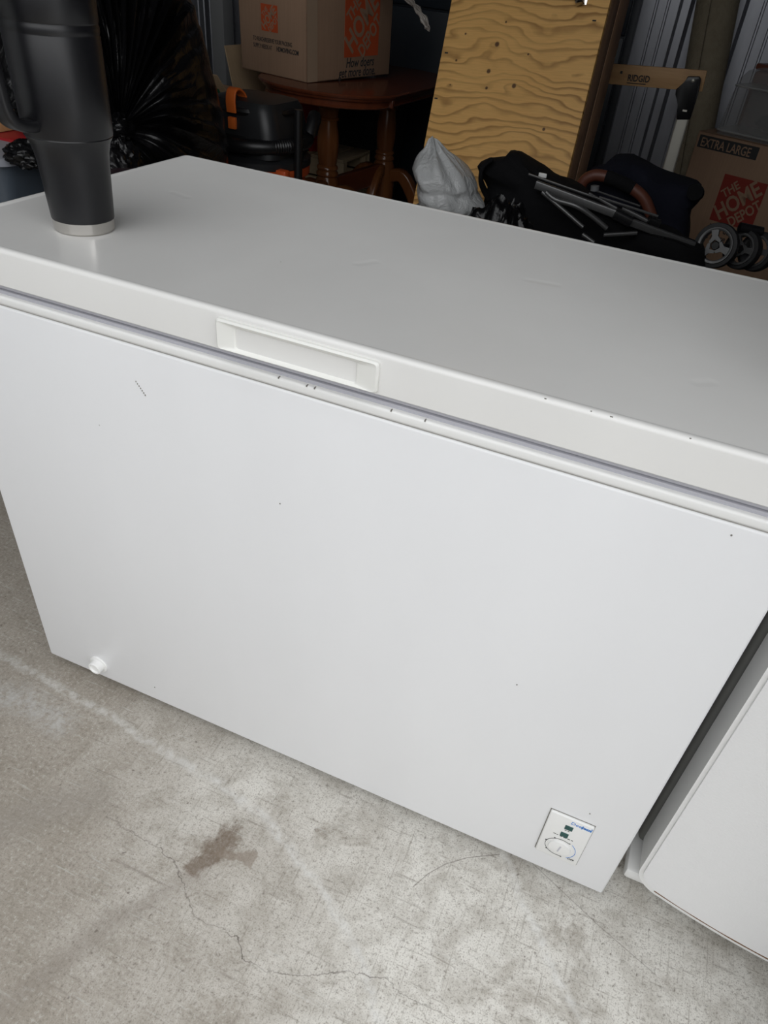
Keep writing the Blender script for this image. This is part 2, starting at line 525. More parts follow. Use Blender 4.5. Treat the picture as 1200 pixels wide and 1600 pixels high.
def rsec(w_, h_, r, k=3):
    """rounded rectangle section"""
    o = []
    for cx, cy, a0 in ((w_ / 2 - r, h_ / 2 - r, 0), (-w_ / 2 + r, h_ / 2 - r, 90), (-w_ / 2 + r, -h_ / 2 + r, 180), (w_ / 2 - r, -h_ / 2 + r, 270)):
        for i in range(k + 1):
            a = math.radians(a0 + 90 * i / k)
            o.append((cx + r * math.cos(a), cy + r * math.sin(a)))
    return o


def prism(name, poly, n_, m, parent=None, bev=0.0, smooth=35):
    """poly: 3d outline, n_: extrusion vector"""
    bm = bmesh.new()
    a = [bm.verts.new(p) for p in poly]
    b = [bm.verts.new(Vector(p) + Vector(n_)) for p in poly]
    bm.faces.new(a); bm.faces.new(b[::-1])
    k = len(a)
    for i in range(k):
        bm.faces.new((a[i], a[(i + 1) % k], b[(i + 1) % k], b[i]))
    if bev:
        bmesh.ops.bevel(bm, geom=list(bm.edges), offset=bev, segments=2, profile=0.5, affect='EDGES')
    return fin(bm, name, m, parent, smooth)


def lump(name, cen, rad, m, parent=None, amp=0.15, freq=3.0, seed=0, res=(96, 56), flatz=None, ridge=True, squash=1.0):
    v, f = [], []
    U, V = res
    cen = Vector(cen)
    off = Vector((seed * 7.3, seed * 3.1, seed * 5.7))
    for j in range(V + 1):
        th = PI * j / V
        for i in range(U):
            a = 2 * PI * i / U
            d = Vector((math.sin(th) * math.cos(a), math.sin(th) * math.sin(a), math.cos(th)))
            q = noise.noise(d * freq * 0.5 + off) * 1.0
            if ridge:
                q += 0.5 - abs(noise.noise(d * freq + off)) * 1.6
                q += 0.35 * (0.5 - abs(noise.noise(d * freq * 2.3 + off)) * 2)
                q += 0.15 * (0.5 - abs(noise.noise(d * freq * 5.1 + off)) * 2)
            s = 1 + amp * q
            e = Vector([math.copysign(abs(x) ** squash, x) for x in d])
            p = cen + Vector((e.x * rad[0], e.y * rad[1], e.z * rad[2])) * s
            if flatz is not None:
                p.z = max(p.z, flatz)
            v.append(p)
    for j in range(V):
        for i in range(U):
            f.append((j * U + i, j * U + (i + 1) % U, (j + 1) * U + (i + 1) % U, (j + 1) * U + i))
    o = data(name, v, f, m, parent, 60)
    return o


def empty(name, loc, label, cat, group=None, rz=0.0):
    o = bpy.data.objects.new(name, None)
    C.objects.link(o)
    o.location = loc
    o.rotation_euler.z = rz
    o.empty_display_size = 0.1
    tag(o, label, cat, group)
    return o


def tag(o, label, cat, group=None):
    o['label'] = label; o['category'] = cat
    if group:
        o['group'] = group
    return o


def struct(o):
    o['kind'] = 'structure'
    return o


def adopt(root, objs=None):
    """objects were built in world space under root: keep them where they are"""
    bpy.context.view_layer.update()
    inv = root.matrix_world.inverted()
    for o in (objs or root.children):
        if o.type == 'MESH' and not o.get('_done'):
            o.data.transform(inv @ Matrix.Identity(4))


def text(name, body, size, org, u, v, m, parent, bold=0.0, shear=0.0, depth=0.0006, align='LEFT', sx=1.0, lift=0.0008, spacing=1.0):
    """flat lettering as a mesh: org = baseline point, u = reading direction, v = up"""
    cu = bpy.data.curves.new('t', 'FONT')
    cu.body = body; cu.size = size; cu.align_x = align; cu.offset = bold * size; cu.shear = shear
    cu.extrude = depth / 2; cu.space_character = spacing
    cu.resolution_u = 3
    to = bpy.data.objects.new('t', cu)
    C.objects.link(to)
    dg = bpy.context.evaluated_depsgraph_get()
    me = bpy.data.meshes.new_from_object(to.evaluated_get(dg))
    bpy.data.objects.remove(to); bpy.data.curves.remove(cu)
    u, v = Vector(u).normalized(), Vector(v).normalized()
    nn = u.cross(v)
    o3 = Vector(org) + nn * lift
    me.transform(Matrix(((u.x * sx, v.x, nn.x, o3.x), (u.y * sx, v.y, nn.y, o3.y), (u.z * sx, v.z, nn.z, o3.z), (0, 0, 0, 1))))
    return link(name, me, m, parent)


def plate(name, org, u, v, w_, h_, m, parent, lift=0.0004, depth=0.0006):
    """thin printed patch, org = lower-left corner"""
    u, v = Vector(u).normalized(), Vector(v).normalized()
    nn = u.cross(v)
    o3 = Vector(org) + nn * lift
    return prism(name, [o3, o3 + u * w_, o3 + u * w_ + v * h_, o3 + v * h_], nn * depth, m, parent, 0, None)


def logo(org, u, v, s, ink, paper, parent, skew=0):
    """square shop emblem with three diagonal lines of stencil lettering"""
    u, v = Vector(u).normalized(), Vector(v).normalized()
    p = plate('emblem_square', org, u, v, s, s, ink, parent)
    d = (u + v).normalized(); e = (v - u).normalized()
    cpt = Vector(org) + u * s / 2 + v * s / 2
    text('emblem_word', 'THE', s * 0.25, cpt + e * s * 0.255 - d * s * 0.03, d, e, paper, p, 0.022, 0, lift=0.0012, align='CENTER', sx=0.9)
    text('emblem_word', 'HOME', s * 0.47, cpt - e * s * 0.12 - d * s * 0.0, d, e, paper, p, 0.026, 0, lift=0.0012, align='CENTER', sx=0.8)
    text('emblem_word', 'DEPOT', s * 0.31, cpt - e * s * 0.40 + d * s * 0.02, d, e, paper, p, 0.024, 0, lift=0.0012, align='CENTER', sx=0.78)
    return p


# ------------------------------------------------------------------ the setting
fl = struct(box('floor', (X0 - 0.2, Y0 - 1.6, -0.12), (X1 + 0.2, Y1 + 0.2, 0.0), 'concrete'))
struct(box('ground_outside', (-14, Y0 - 16, -0.3), (14, Y0 - 1.6, -0.02), 'asphalt'))


def ribbed(name, a, b, z0, z1, inward, m):
    """ribbed sheet-metal wall from a to b; trapezoid ribs and small stiffening beads"""
    a, b = Vector(a), Vector(b)
    L = (b - a).length
    d = (b - a) / L
    inw = Vector(inward)
    prof, s = [], 0.0
    unit = [(0, 0), (0.062, 0), (0.066, 0.006), (0.074, 0.006), (0.078, 0), (0.118, 0), (0.122, 0.006), (0.130, 0.006), (0.134, 0), (0.178, 0), (0.196, 0.034), (0.232, 0.034), (0.25, 0)]
    while s < L:
        for t, h in unit[:-1]:
            if s + t <= L:
                prof.append((s + t, h))
        s += 0.25
    prof.append((L, 0))
    v, f = [], []
    for t, h in prof:
        p = a + d * t + inw * h
        v += [(p.x, p.y, z0), (p.x, p.y, z1)]
    for i in range(len(prof) - 1):
        f.append((2 * i, 2 * i + 2, 2 * i + 3, 2 * i + 1))
    # backing so that the wall has thickness
    k = len(v)
    q = [a - inw * 0.03, b - inw * 0.03]
    v += [(q[0].x, q[0].y, z0), (q[0].x, q[0].y, z1), (q[1].x, q[1].y, z0), (q[1].x, q[1].y, z1)]
    f += [(k, k + 1, k + 3, k + 2), (0, 1, k + 1, k), (k - 2, k + 2, k + 3, k - 1)]
    return struct(data(name, v, f, m))


ribbed('wall_back', (X0, Y1, 0), (X1, Y1, 0), 0, ZC, (0, -1, 0), 'galv')
ribbed('wall_left', (X0, Y0, 0), (X0, Y1, 0), 0, ZC, (1, 0, 0), 'galv')
ribbed('wall_right', (X1, Y0, 0), (X1, Y1, 0), 0, ZC, (-1, 0, 0), 'galv')
struct(box('ceiling', (X0 - 0.2, Y0 - 0.2, ZC), (X1 + 0.2, Y1 + 0.2, ZC + 0.1), 'galv'))
bm = boxbm((X0 - 0.2, Y0 - 0.1, 0), (OPX0, Y0, ZC))
boxbm((OPX1, Y0 - 0.1, 0), (X1 + 0.2, Y0, ZC), bm=bm)
boxbm((OPX0, Y0 - 0.1, OPZ), (OPX1, Y0, ZC), bm=bm)
struct(fin(bm, 'wall_front', 'white_wall'))
struct(box('wall_added_opposite', (-16, Y0 - 8.4, -0.2), (16, Y0 - 8.0, 2.5), 'white_wall'))          # unseen wall added across the drive to darken the low sky light
struct(box('wall_added_left', (-2.3, Y0 - 7.0, -0.2), (-1.12, Y0 - 0.12, 3.2), 'white_wall'))          # unseen blocker added left of the doorway, dims the front panel's left side
struct(box('trim_1', (X0 + 0.03, Y1 - 0.16, 0), (X0 + 0.12, Y1 - 0.05, ZC), 'white_wall', bev=0.006))

# ------------------------------------------------------------------ chest freezer
FW_, FD, FZ0 = 1.0977, 0.545, 0.03
ZS, ZB, ZL, ZT = 0.7655, 0.7797, 0.7971, 0.845
fr = empty('chest_freezer', (FW_ / 2, FD / 2, 0), 'white chest freezer with closed lid and recessed front handle on the concrete floor', 'freezer')
body = box('body', (0, 0, FZ0), (FW_, FD, ZS), 'enamel', fr, 0.004, 3)
band = box('top_rim', (0.0, -0.0012, ZS + 0.0014), (FW_, FD, ZB), 'plastic', fr, 0.0035, 3)
box('rim_seam', (0.002, 0.002, ZS - 0.001), (FW_ - 0.002, FD - 0.002, ZS + 0.003), 'rim_grey', fr)
# gasket with two ridges under the lid
bm = boxbm((0.012, 0.011, ZB - 0.003), (FW_ - 0.012, FD - 0.012, ZL + 0.004))
boxbm((0.006, 0.0055, ZB - 0.0005), (FW_ - 0.006, FD - 0.006, ZB + 0.0050), 0.0015, 2, bm)
boxbm((0.007, 0.0065, ZB + 0.0064), (FW_ - 0.007, FD - 0.007, ZB + 0.0125), 0.0018, 2, bm)
fin(bm, 'gasket', 'gasket', fr, 35)
# lid: pressed shell with a soft rolled edge and a slightly sunk top; pocket for the handle in its front
LX0, LX1, LY0, LY1 = 0.0, FW_ + 0.003, -0.006, 0.5596
HX0, HX1, HZ0, HZ1 = 0.447, 0.646, 0.8005, 0.8365          # handle bezel
PX0, PX1, PZ0, PZ1 = 0.470, 0.6190, 0.8040, 0.8285         # finger pocket
def lidring(ins, z):
    r = max(0.012 - ins, 0.003)
    o = []
    for cx, cy, a0 in ((LX1 - ins - r, LY1 - ins - r, 0), (LX0 + ins + r, LY1 - ins - r, 90), (LX0 + ins + r, LY0 + ins + r, 180), (LX1 - ins - r, LY0 + ins + r, 270)):
        for i in range(5):
            a = math.radians(a0 + 22.5 * i)
            o.append((cx + r * math.cos(a), cy + r * math.sin(a), z))
    return o
prof = [(0.014, ZL + 0.001), (0.0008, ZL), (0.0, ZL + 0.001)]
for i in range(7):
    a = PI / 2 * i / 6
    prof.append((0.0055 * (1 - math.cos(a)), ZT - 0.0055 + 0.0055 * math.sin(a)))
prof += [(0.0085, ZT), (0.0105, ZT - 0.0007), (0.0125, ZT - 0.0013)]
v, f = [], []
for ins, z in prof:
    v += lidring(ins, z)
k = 20
for i in range(len(prof) - 1):
    for j in range(k):
        f.append((i * k + j, i * k + (j + 1) % k, (i + 1) * k + (j + 1) % k, (i + 1) * k + j))
f.append(tuple((len(prof) - 1) * k + j for j in range(k)))
f.append(tuple(range(k))[::-1])
lid = data('lid', v, f, 'lid', fr, 32)
bcut = box('cutter', (PX0 - 0.006, -0.05, PZ0 - 0.002), (PX1 + 0.006, 0.044, PZ1 + 0.006), None)
md = lid.modifiers.new('pocket', 'BOOLEAN')
md.object = bcut; md.operation = 'DIFFERENCE'; md.solver = 'EXACT'
bpy.context.view_layer.update()
dg = bpy.context.evaluated_depsgraph_get()
me2 = bpy.data.meshes.new_from_object(lid.evaluated_get(dg))
lid.modifiers.clear()
lid.data = me2
me2.name = 'lid'
bpy.data.objects.remove(bcut)
# handle: chamfered bezel with a scooped pocket
yo = LY0
rings = [
    (HX0, HX1, HZ0, HZ1, yo + 0.002, 0.004),
    (HX0, HX1, HZ0, HZ1, yo - 0.004, 0.004),
    (HX0 + 0.0022, HX1 - 0.0022, HZ0 + 0.0012, HZ1 - 0.0022, yo - 0.0062, 0.0035),
    (PX0 - 0.0015, PX1 + 0.0015, PZ0 - 0.0012, PZ1 + 0.0015, yo - 0.0022, 0.003),
    (PX0, PX1, PZ0, PZ1, yo - 0.0005, 0.003),
    (PX0 + 0.0005, PX1 - 0.0005, PZ0 + 0.0005, PZ1 + 0.003, yo + 0.014, 0.003),
    (PX0 + 0.001, PX1 - 0.001, PZ0 + 0.003, PZ1 + 0.003, yo + 0.032, 0.004),
    (PX0 + 0.003, PX1 - 0.003, PZ0 + 0.008, PZ1 + 0.001, yo + 0.042, 0.003),
]
v, f = [], []
for x0, x1, z0, z1, y, r in rings:
    for cx, cz, a0 in ((x1 - r, z1 - r, 0), (x0 + r, z1 - r, 90), (x0 + r, z0 + r, 180), (x1 - r, z0 + r, 270)):
        for i in range(4):
            a = math.radians(a0 + 30 * i)
            v.append((cx + r * math.cos(a), y, cz + r * math.sin(a)))
k = 16
for i in range(len(rings) - 1):
    for j in range(k):
        f.append((i * k + j, i * k + (j + 1) % k, (i + 1) * k + (j + 1) % k, (i + 1) * k + j))
f.append(tuple((len(rings) - 1) * k + j for j in range(k)))
hd = data('handle', v, f, 'ivory', fr, 28)
hd['label'] = 'ivory plastic recessed handle'
# control panel with lights and dial
CX0, CX1, CZ0, CZ1 = 0.9765, 1.0425, 0.0825, 0.1975
cp = box('control_panel', (CX0, -0.0045, CZ0), (CX1, 0.004, CZ1), 'plastic', fr, 0.0022, 3)
cp['label'] = 'white control plate with dial and two green lights'
box('plate_gap', (CX0 - 0.0012, -0.0006, CZ0 - 0.001), (CX1 + 0.0008, 0.002, CZ1 + 0.001), 'seamline', cp)
FU, FV = (1, 0, 0), (0, 0, 1)
CY = -0.0045
for z in (0.1735, 0.1525):
    box('indicator_light', (1.0035 if z > 0.16 else 1.0015, CY - 0.0008, z - 0.0055), (1.0155 if z > 0.16 else 1.0135, CY + 0.002, z + 0.0055), 'green_lens', cp, 0.0005, 1)
text('lettering', 'Deep', 0.0098, (1.0085, CY, 0.1855), FU, FV, 'blue_ink', cp, 0.0, 0.2, 0.0002, lift=0.0002)
text('lettering', 'freeze', 0.0098, (1.0250, CY, 0.1855), FU, FV, 'blue_ink', cp, 0.03, 0.2, 0.0002, lift=0.0002, sx=0.62)
text('lettering', '®', 0.005, (1.0388, CY, 0.1900), FU, FV, 'blue_ink', cp, 0.0, 0, 0.0002, lift=0.0002, sx=0.7)
text('lettering', 'OFF', 0.0058, (1.0260, CY, 0.0935), FU, FV, 'black_ink', cp, 0.02, 0, 0.0002, lift=0.0002)
bm = bmesh.new()
for x, z, l in ((1.005, 0.1645, 0.003), (1.0095, 0.1645, 0.003), (0.992, 0.1460, 0.004), (0.997, 0.1455, 0.003), (1.002, 0.1450, 0.004), (1.0075, 0.1450, 0.005), (1.014, 0.1450, 0.004), (1.0195, 0.1450, 0.003)):
    boxbm((x, CY - 0.0003, z), (x + l, CY + 0.001, z + 0.0013), bm=bm)
fin(bm, 'print_mark', 'black_ink', cp)
dc = (1.0085, 0.1150)
mt = Matrix.Translation((dc[0], CY, dc[1])) @ Matrix.Rotation(PI / 2, 4, 'X')
dial = lathe('dial', [(0.0, 0.0034), (0.0155, 0.0034), (0.0168, 0.0030), (0.0178, 0.0007), (0.0192, 0.0005), (0.0192, -0.001)], 'plastic', cp, 40, 40, mt)
box('dial_slot', (dc[0] - 0.0010, CY - 0.0038, dc[1] - 0.007), (dc[0] + 0.0010, CY - 0.002, dc[1] + 0.009), 'gasket', dial, mtx=Matrix.Translation((dc[0], 0, dc[1])) @ Matrix.Rotation(0.12, 4, 'Y') @ Matrix.Translation((-dc[0], 0, -dc[1])))
def arcline(name, a0, a1, r, m):
    pts = [(dc[0] + r * math.cos(math.radians(a)), CY - 0.0002, dc[1] + r * math.sin(math.radians(a))) for a in range(a0, a1 + 1, 6)]
    return tube(name, pts, 0.0004, m, cp, 6)
arcline('scale_line', 60, 290, 0.0222, 'black_ink')
arcline('scale_line', -52, 52, 0.0248, 'blue_ink')
for a in (60, 120, 165, 222, 288):
    p = (dc[0] + 0.0235 * math.cos(math.radians(a)), CY - 0.0003, dc[1] + 0.0235 * math.sin(math.radians(a)))
    box('scale_dot', (p[0] - 0.001, p[1], p[2] - 0.001), (p[0] + 0.001, CY + 0.001, p[2] + 0.001), 'black_ink', cp)
# drain plug
mt = Matrix.Translation((0.124, 0, 0.066)) @ Matrix.Rotation(PI / 2, 4, 'X')
cap = lathe('drain_cap', [(0.0, 0.011), (0.0095, 0.011), (0.0105, 0.0145), (0.0125, 0.0145), (0.0135, 0.0135), (0.0142, 0.003), (0.019, 0.0025), (0.0195, -0.001)], 'plastic', fr, 12, 30, mt)
cap['label'] = 'white round drain cap'
for x in (0.035, FW_ - 0.035):
    for y in (0.035, FD - 0.035):
        lathe('foot', [(0, 0), (0.016, 0), (0.018, 0.004), (0.014, FZ0 - 0.002), (0.012, FZ0 + 0.004), (0, FZ0 + 0.004)], 'rubber', fr, 14, 40, Matrix.Translation((x, y, 0)))
box('base_tray', (0.03, 0.03, FZ0 - 0.008), (FW_ - 0.03, FD - 0.03, FZ0 + 0.002), 'rubber', fr)
# scuffs: chipped paint on the front panel and along the gasket
rnd = random.Random(4)
bm = bmesh.new()
for i in range(7):
    t = i / 6
    x, z = 0.314 + 0.012 * t, 0.715 - 0.016 * t
    boxbm((x - 0.0005 - 0.0004 * t, -0.0006, z - 0.0011), (x + 0.0004, 0.001, z + 0.0009), bm=bm)
for x, z in ((0.52, 0.598), (1.028, 0.222), (0.25, 0.068), (1.032, 0.752), (0.875, 0.43)):
    boxbm((x - 0.0009, -0.0006, z - 0.0008), (x + 0.0008, 0.001, z + 0.0009), bm=bm)
fin(bm, 'paint_chip', 'seamline', fr)['kind'] = 'stuff'
bm = bmesh.new()
for x in (0.520, 0.556, 0.566, 0.66, 0.70):
    boxbm((x, -0.0014, ZB - 0.0012), (x + 0.0012, 0.003, ZB + 0.0004), bm=bm)
for x in (0.82, 0.866, 0.885, 0.96):
    boxbm((x, LY0 + 0.0018, ZT - 0.0019), (x + rnd.uniform(0.001, 0.006), LY0 + 0.004, ZT - 0.0007), bm=bm)
fin(bm, 'chip_mark', 'seamline', fr)['kind'] = 'stuff'
adopt(fr)
for ch in list(fr.children):
    for g in ch.children:
        g.data.transform(Matrix.Translation((-FW_ / 2, -FD / 2, 0)))
        for h in g.children:
            h.data.transform(Matrix.Translation((-FW_ / 2, -FD / 2, 0)))

# ------------------------------------------------------------------ second white appliance at the right
RX, RY = 1.138, 0.030
ap = empty('upright_freezer', (RX + 0.31, RY + 0.3, 0), 'white textured upright appliance with bowed door and rusty bottom edge', 'appliance')
DW, DZ0, DZ1, DT = 0.62, 0.05, 1.72, 0.062
def bow(x):
    t = (x - DW / 2) / (DW / 2)
    return RY - 0.042 * (1 - t * t)
def columns(x0, x1, z0, z1, r, yb, name, m, parent, front, thick=None, nseg=36):
    xs = []
    for i in range(9):
        xs.append(x0 + r * (1 - math.cos(PI / 2 * i / 8)))
    xs += [x0 + r + (x1 - x0 - 2 * r) * i / nseg for i in range(1, nseg)]
    for i in range(9):
        xs.append(x1 - r * (1 - math.sin(PI / 2 * i / 8)))
    bm = bmesh.new()
    rows = []
    for x in xs:
        d = max(x0 + r - x, x - (x1 - r), 0)
        dz = r - math.sqrt(max(r * r - d * d, 0))
        y = front(x)
        rows.append([bm.verts.new((RX + x, y, z0 + dz)), bm.verts.new((RX + x, y, z1 - dz)), bm.verts.new((RX + x, yb, z1 - dz)), bm.verts.new((RX + x, yb, z0 + dz))])
    for a, b in zip(rows, rows[1:]):
        for i in range(4):
            bm.faces.new((a[i], b[i], b[(i + 1) % 4], a[(i + 1) % 4]))
    bm.faces.new(rows[0]); bm.faces.new(rows[-1][::-1])
    return fin(bm, name, m, parent, 30)
door = columns(0.0, DW, DZ0, DZ1, 0.034, RY + DT, 'door', 'plastic', ap, lambda x: bow(x) + 0.0035)
panel = columns(0.0055, DW - 0.0055, DZ0 + 0.0135, DZ1 - 0.01, 0.028, RY + 0.03, 'door_skin', 'fridge', door, lambda x: bow(x) - 0.0005)
# rust line between skin and bottom trim
v = []
for i in range(30):
    x = 0.03 + 0.36 * i / 29
    wd = 0.0006 + 0.0014 * max(0, noise.noise(Vector((x * 22, 3.1, 0))) + 0.25)
    v.append((x, wd))
vv, ff = [], []
for x, wd in v:
    for dy, dz in ((-0.0009, -wd), (-0.0009, wd), (0.004, wd), (0.004, -wd)):
        vv.append((RX + x, bow(x) + dy, DZ0 + 0.0135 + dz))
for i in range(29):
    for j in range(4):
        ff.append((i * 4 + j, i * 4 + (j + 1) % 4, i * 4 + 4 + (j + 1) % 4, i * 4 + 4 + j))
rl = data('rust_line', vv, ff, 'rust', door)
rl['label'] = 'rusty brown edge line'
box('door_gasket', (RX + 0.012, RY + DT - 0.002, DZ0 + 0.02), (RX + DW - 0.012, RY + DT + 0.016, DZ1 - 0.02), 'gasket', ap)
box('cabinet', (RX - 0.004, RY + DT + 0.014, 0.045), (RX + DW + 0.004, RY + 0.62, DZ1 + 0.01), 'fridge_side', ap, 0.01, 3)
hg = box('hinge_bracket', (RX - 0.012, RY + 0.02, 0.018), (RX + 0.05, RY + 0.13, 0.044), 'plastic', ap, 0.006, 2)
for x in (0.05, DW - 0.05):
    for y in (0.12, 0.55):
        lathe('foot', [(0, 0), (0.018, 0), (0.018, 0.01), (0.01, 0.012), (0.01, 0.046), (0, 0.046)], 'rubber', ap, 12, 40, Matrix.Translation((RX + x, RY + y, 0)))
tube('door_handle', smoothpath([(RX + DW - 0.06, bow(DW - 0.06) + 0.004, 0.75), (RX + DW - 0.06, bow(DW - 0.06) - 0.035, 0.8), (RX + DW - 0.06, bow(DW - 0.06) - 0.035, 1.1), (RX + DW - 0.06, bow(DW - 0.06) + 0.004, 1.15)]), 0.012, 'plastic', ap)
T0 = Matrix.Translation((-(RX + 0.31), -(RY + 0.3), 0))
for ch in ap.children:
    ch.data.transform(T0)
    for g in ch.children:
        g.data.transform(T0)

# ------------------------------------------------------------------ tumbler on the lid
TX, TY, TZ = 0.157, 0.121, ZT - 0.0013
tb = empty('tumbler', (TX, TY, TZ), 'tall black insulated tumbler with side handle and steel base, on the freezer lid', 'tumbler')
lathe('steel_base', [(0, 0.0), (0.0355, 0.0), (0.0378, 0.0022), (0.0384, 0.0150), (0.030, 0.0152)], 'steel', tb, 64, 35)
bp = [(0.0379, 0.0150), (0.0387, 0.0158), (0.0418, 0.070), (0.0424, 0.082), (0.0436, 0.092), (0.0466, 0.1045), (0.0503, 0.1115), (0.0512, 0.1128), (0.0508, 0.1140), (0.0516, 0.1155)]
bp += [(0.0522, 0.16), (0.0526, 0.2165), (0.0520, 0.218), (0.0520, 0.2195), (0.0527, 0.221), (0.0528, 0.2265), (0.0521, 0.228), (0.0521, 0.2295), (0.0529, 0.231), (0.0532, 0.262), (0.0526, 0.265), (0.047, 0.265)]
lathe('body', bp, 'powder', tb, 96, 28)
lathe('lid', [(0.0, 0.277), (0.043, 0.277), (0.0495, 0.272), (0.0495, 0.264), (0.030, 0.262)], 'blackplastic', tb, 48, 35)
hdv = Vector((-0.10, -0.995, 0)).normalized()
path = [hdv * a + Vector((0, 0, b)) for a, b in ((0.046, 0.1275), (0.062, 0.128), (0.077, 0.134), (0.0845, 0.150), (0.087, 0.185), (0.090, 0.222), (0.087, 0.244), (0.073, 0.256), (0.046, 0.258))]
tube('handle', smoothpath(path, 6), 0.01, 'powder', tb, sec=rsec(0.026, 0.013, 0.0045), ref=(0, 0, 1), smooth=40)

# ------------------------------------------------------------------ moving box on the table
ZTAB = 0.735
bF = Vector((-0.708, 2.34, ZTAB + 0.001))
bu = Vector((-0.974, 0.228, 0)).normalized()      # along the narrow face, to the left
bv = Vector((0.228, 0.974, 0.0)).normalized()     # along the long face, away
tilt = 0.026
bv = (bv + Vector((0, 0, tilt))).normalized()
bw = bu.cross(bv) * -1
bw = bw if bw.z > 0 else -bw
BL_, BW_, BH_ = 0.56, 0.37, 0.385
bx = empty('moving_box', tuple(bF + bu * BW_ / 2 + bv * BL_ / 2), 'open brown cardboard moving box standing on the dark red table', 'box')
def wallslab(name, o, u, w__, lu, lw, nrm, m, parent, t=0.005):
    return prism(name, [o, o + u * lu, o + u * lu + w__ * lw, o + w__ * lw], Vector(nrm) * t, m, parent, 0.0015)
wn_ = -bv
long_ = wallslab('long_side', bF, bv, bw, BL_, BH_, bu, 'card', bx)
short_ = wallslab('short_side', bF, bu, bw, BW_, BH_, bv, 'card', bx)
wallslab('long_side', bF + bu * BW_, bv, bw, BL_, BH_, -bu, 'card', bx)
wallslab('short_side', bF + bv * BL_, bu, bw, BW_, BH_, -bv, 'card', bx)
wallslab('bottom', bF, bu, bv, BW_, BL_, bw, 'card', bx)
# flaps leaning outwards, one folded down over the long side
wallslab('flap', bF + bw * BH_ + bu * BW_, bv, (bu * 0.8 + bw * 0.5).normalized(), BL_, 0.17, -bw, 'card_in', bx)
wallslab('flap', bF + bw * BH_, bu, (-bv * 0.55 + bw * 0.8).normalized(), BW_, 0.17, bv, 'card_in', bx)
fo = bF + bw * BH_
fd = (-bu * 0.75 + bw * 0.35).normalized()
prism('flap', [fo + bv * 0.05, fo + bv * 0.5, fo + bv * 0.5 + fd * 0.16, fo + bv * 0.05 + fd * 0.16], bw * 0.004, 'card_in', bx, 0.001)
# tape seam and prints
plate('tape', bF + bw * 0.001 - bu * 0.0, bv, bw, 0.062, BH_ - 0.002, 'tape', long_, 0.0003)
lo_ = bF + bv * 0.232 + bw * 0.078
logo(lo_, bv, bw, 0.235, 'orange_ink', 'card', long_)
text('slogan', 'How doers', 0.050, bF + bv * 0.245 + bw * 0.041, bv, bw, 'dark_ink', long_, 0.012, 0.2, sx=0.85)
text('slogan', 'get more done.', 0.050, bF + bv * 0.198 + bw * 0.006, bv, bw, 'dark_ink', long_, 0.012, 0.2, sx=0.82)
ru = -bu
so = bF + bu * BW_
logo(so + ru * 0.125 + bw * 0.150, ru, bw, 0.09, 'orange_ink', 'card', short_)
text('web_print', 'TO REACH/RESERVE YOUR PACKING', 0.021, so + ru * 0.075 + bw * 0.112, ru, bw, 'dark_ink', short_, 0.01, 0, sx=0.62)
text('web_print', 'SUPPLY NEEDS AT', 0.021, so + ru * 0.075 + bw * 0.088, ru, bw, 'dark_ink', short_, 0.006, 0, sx=0.62)
text('web_print', 'HDMOVING.COM', 0.023, so + ru * 0.205 + bw * 0.088, ru, bw, 'dark_ink', short_, 0.025, 0, sx=0.66)
prism('hand_hole', [so + ru * (0.185 + 0.045 * math.cos(a * PI / 8)) + bw * (0.302 + 0.014 * math.sin(a * PI / 8)) - bv * 0.0006 for a in range(16)], bv * 0.0012, 'dark_ink', short_)
def shift_tree(root):
    off = Matrix.Translation(-Vector(root.location))
    def rec(o):
        for ch in o.children:
            if ch.type == 'MESH':
                ch.data.transform(off)
            rec(ch)
    rec(root)
shift_tree(bx)
# clear film hanging over the box edge
def film(name, pts, width, label, seed):
    P = smoothpath(pts, 5)
    v, f = [], []
    k = 9
    for i, p in enumerate(P):
        t = (P[min(i + 1, len(P) - 1)] - P[max(i - 1, 0)]).normalized()
        s = t.cross(Vector((0.2, -1, 0.1))).normalized()
        q = width * (0.75 + 0.5 * noise.noise(Vector((i * 0.35, seed, 0))))
        for j in range(k):
            a = j / (k - 1) - 0.5
            v.append(p + s * a * q + Vector((0, -1, 0)) * 0.014 * noise.noise(Vector((i * 0.5, j * 1.1, seed))))
    for i in range(len(P) - 1):
        for j in range(k - 1):
            f.append((i * k + j, i * k + j + 1, (i + 1) * k + j + 1, (i + 1) * k + j))
    o = data(name, v, f, 'wrap', None, 80)
    md = o.modifiers.new('thick', 'SOLIDIFY'); md.thickness = 0.0012
    return tag(o, label, 'plastic film')
edge = bF + bw * BH_
e1 = edge + bv * 0.21 - bu * 0.012
film('plastic_film', [e1 + bu * 0.06 + bw * 0.012, e1 + bw * 0.016, e1 - bw * 0.03 - bu * 0.008 - bv * 0.01, e1 - bw * 0.06 - bu * 0.012 + bv * 0.012, e1 - bw * 0.075 - bu * 0.014 + bv * 0.035], 0.038, 'shiny clear film hanging over the printed side of the moving box', 1.3)
e2 = at(634, -4, 2.62)
film('plastic_film', [e2 + Vector((-0.2, 0.06, 0.05)), e2, at(650, 12, 2.6), at(661, 28, 2.59), at(668, 42, 2.59), at(667, 47, 2.59)], 0.03, 'twisted clear film dangling beside the right edge of the moving box', 4.2)

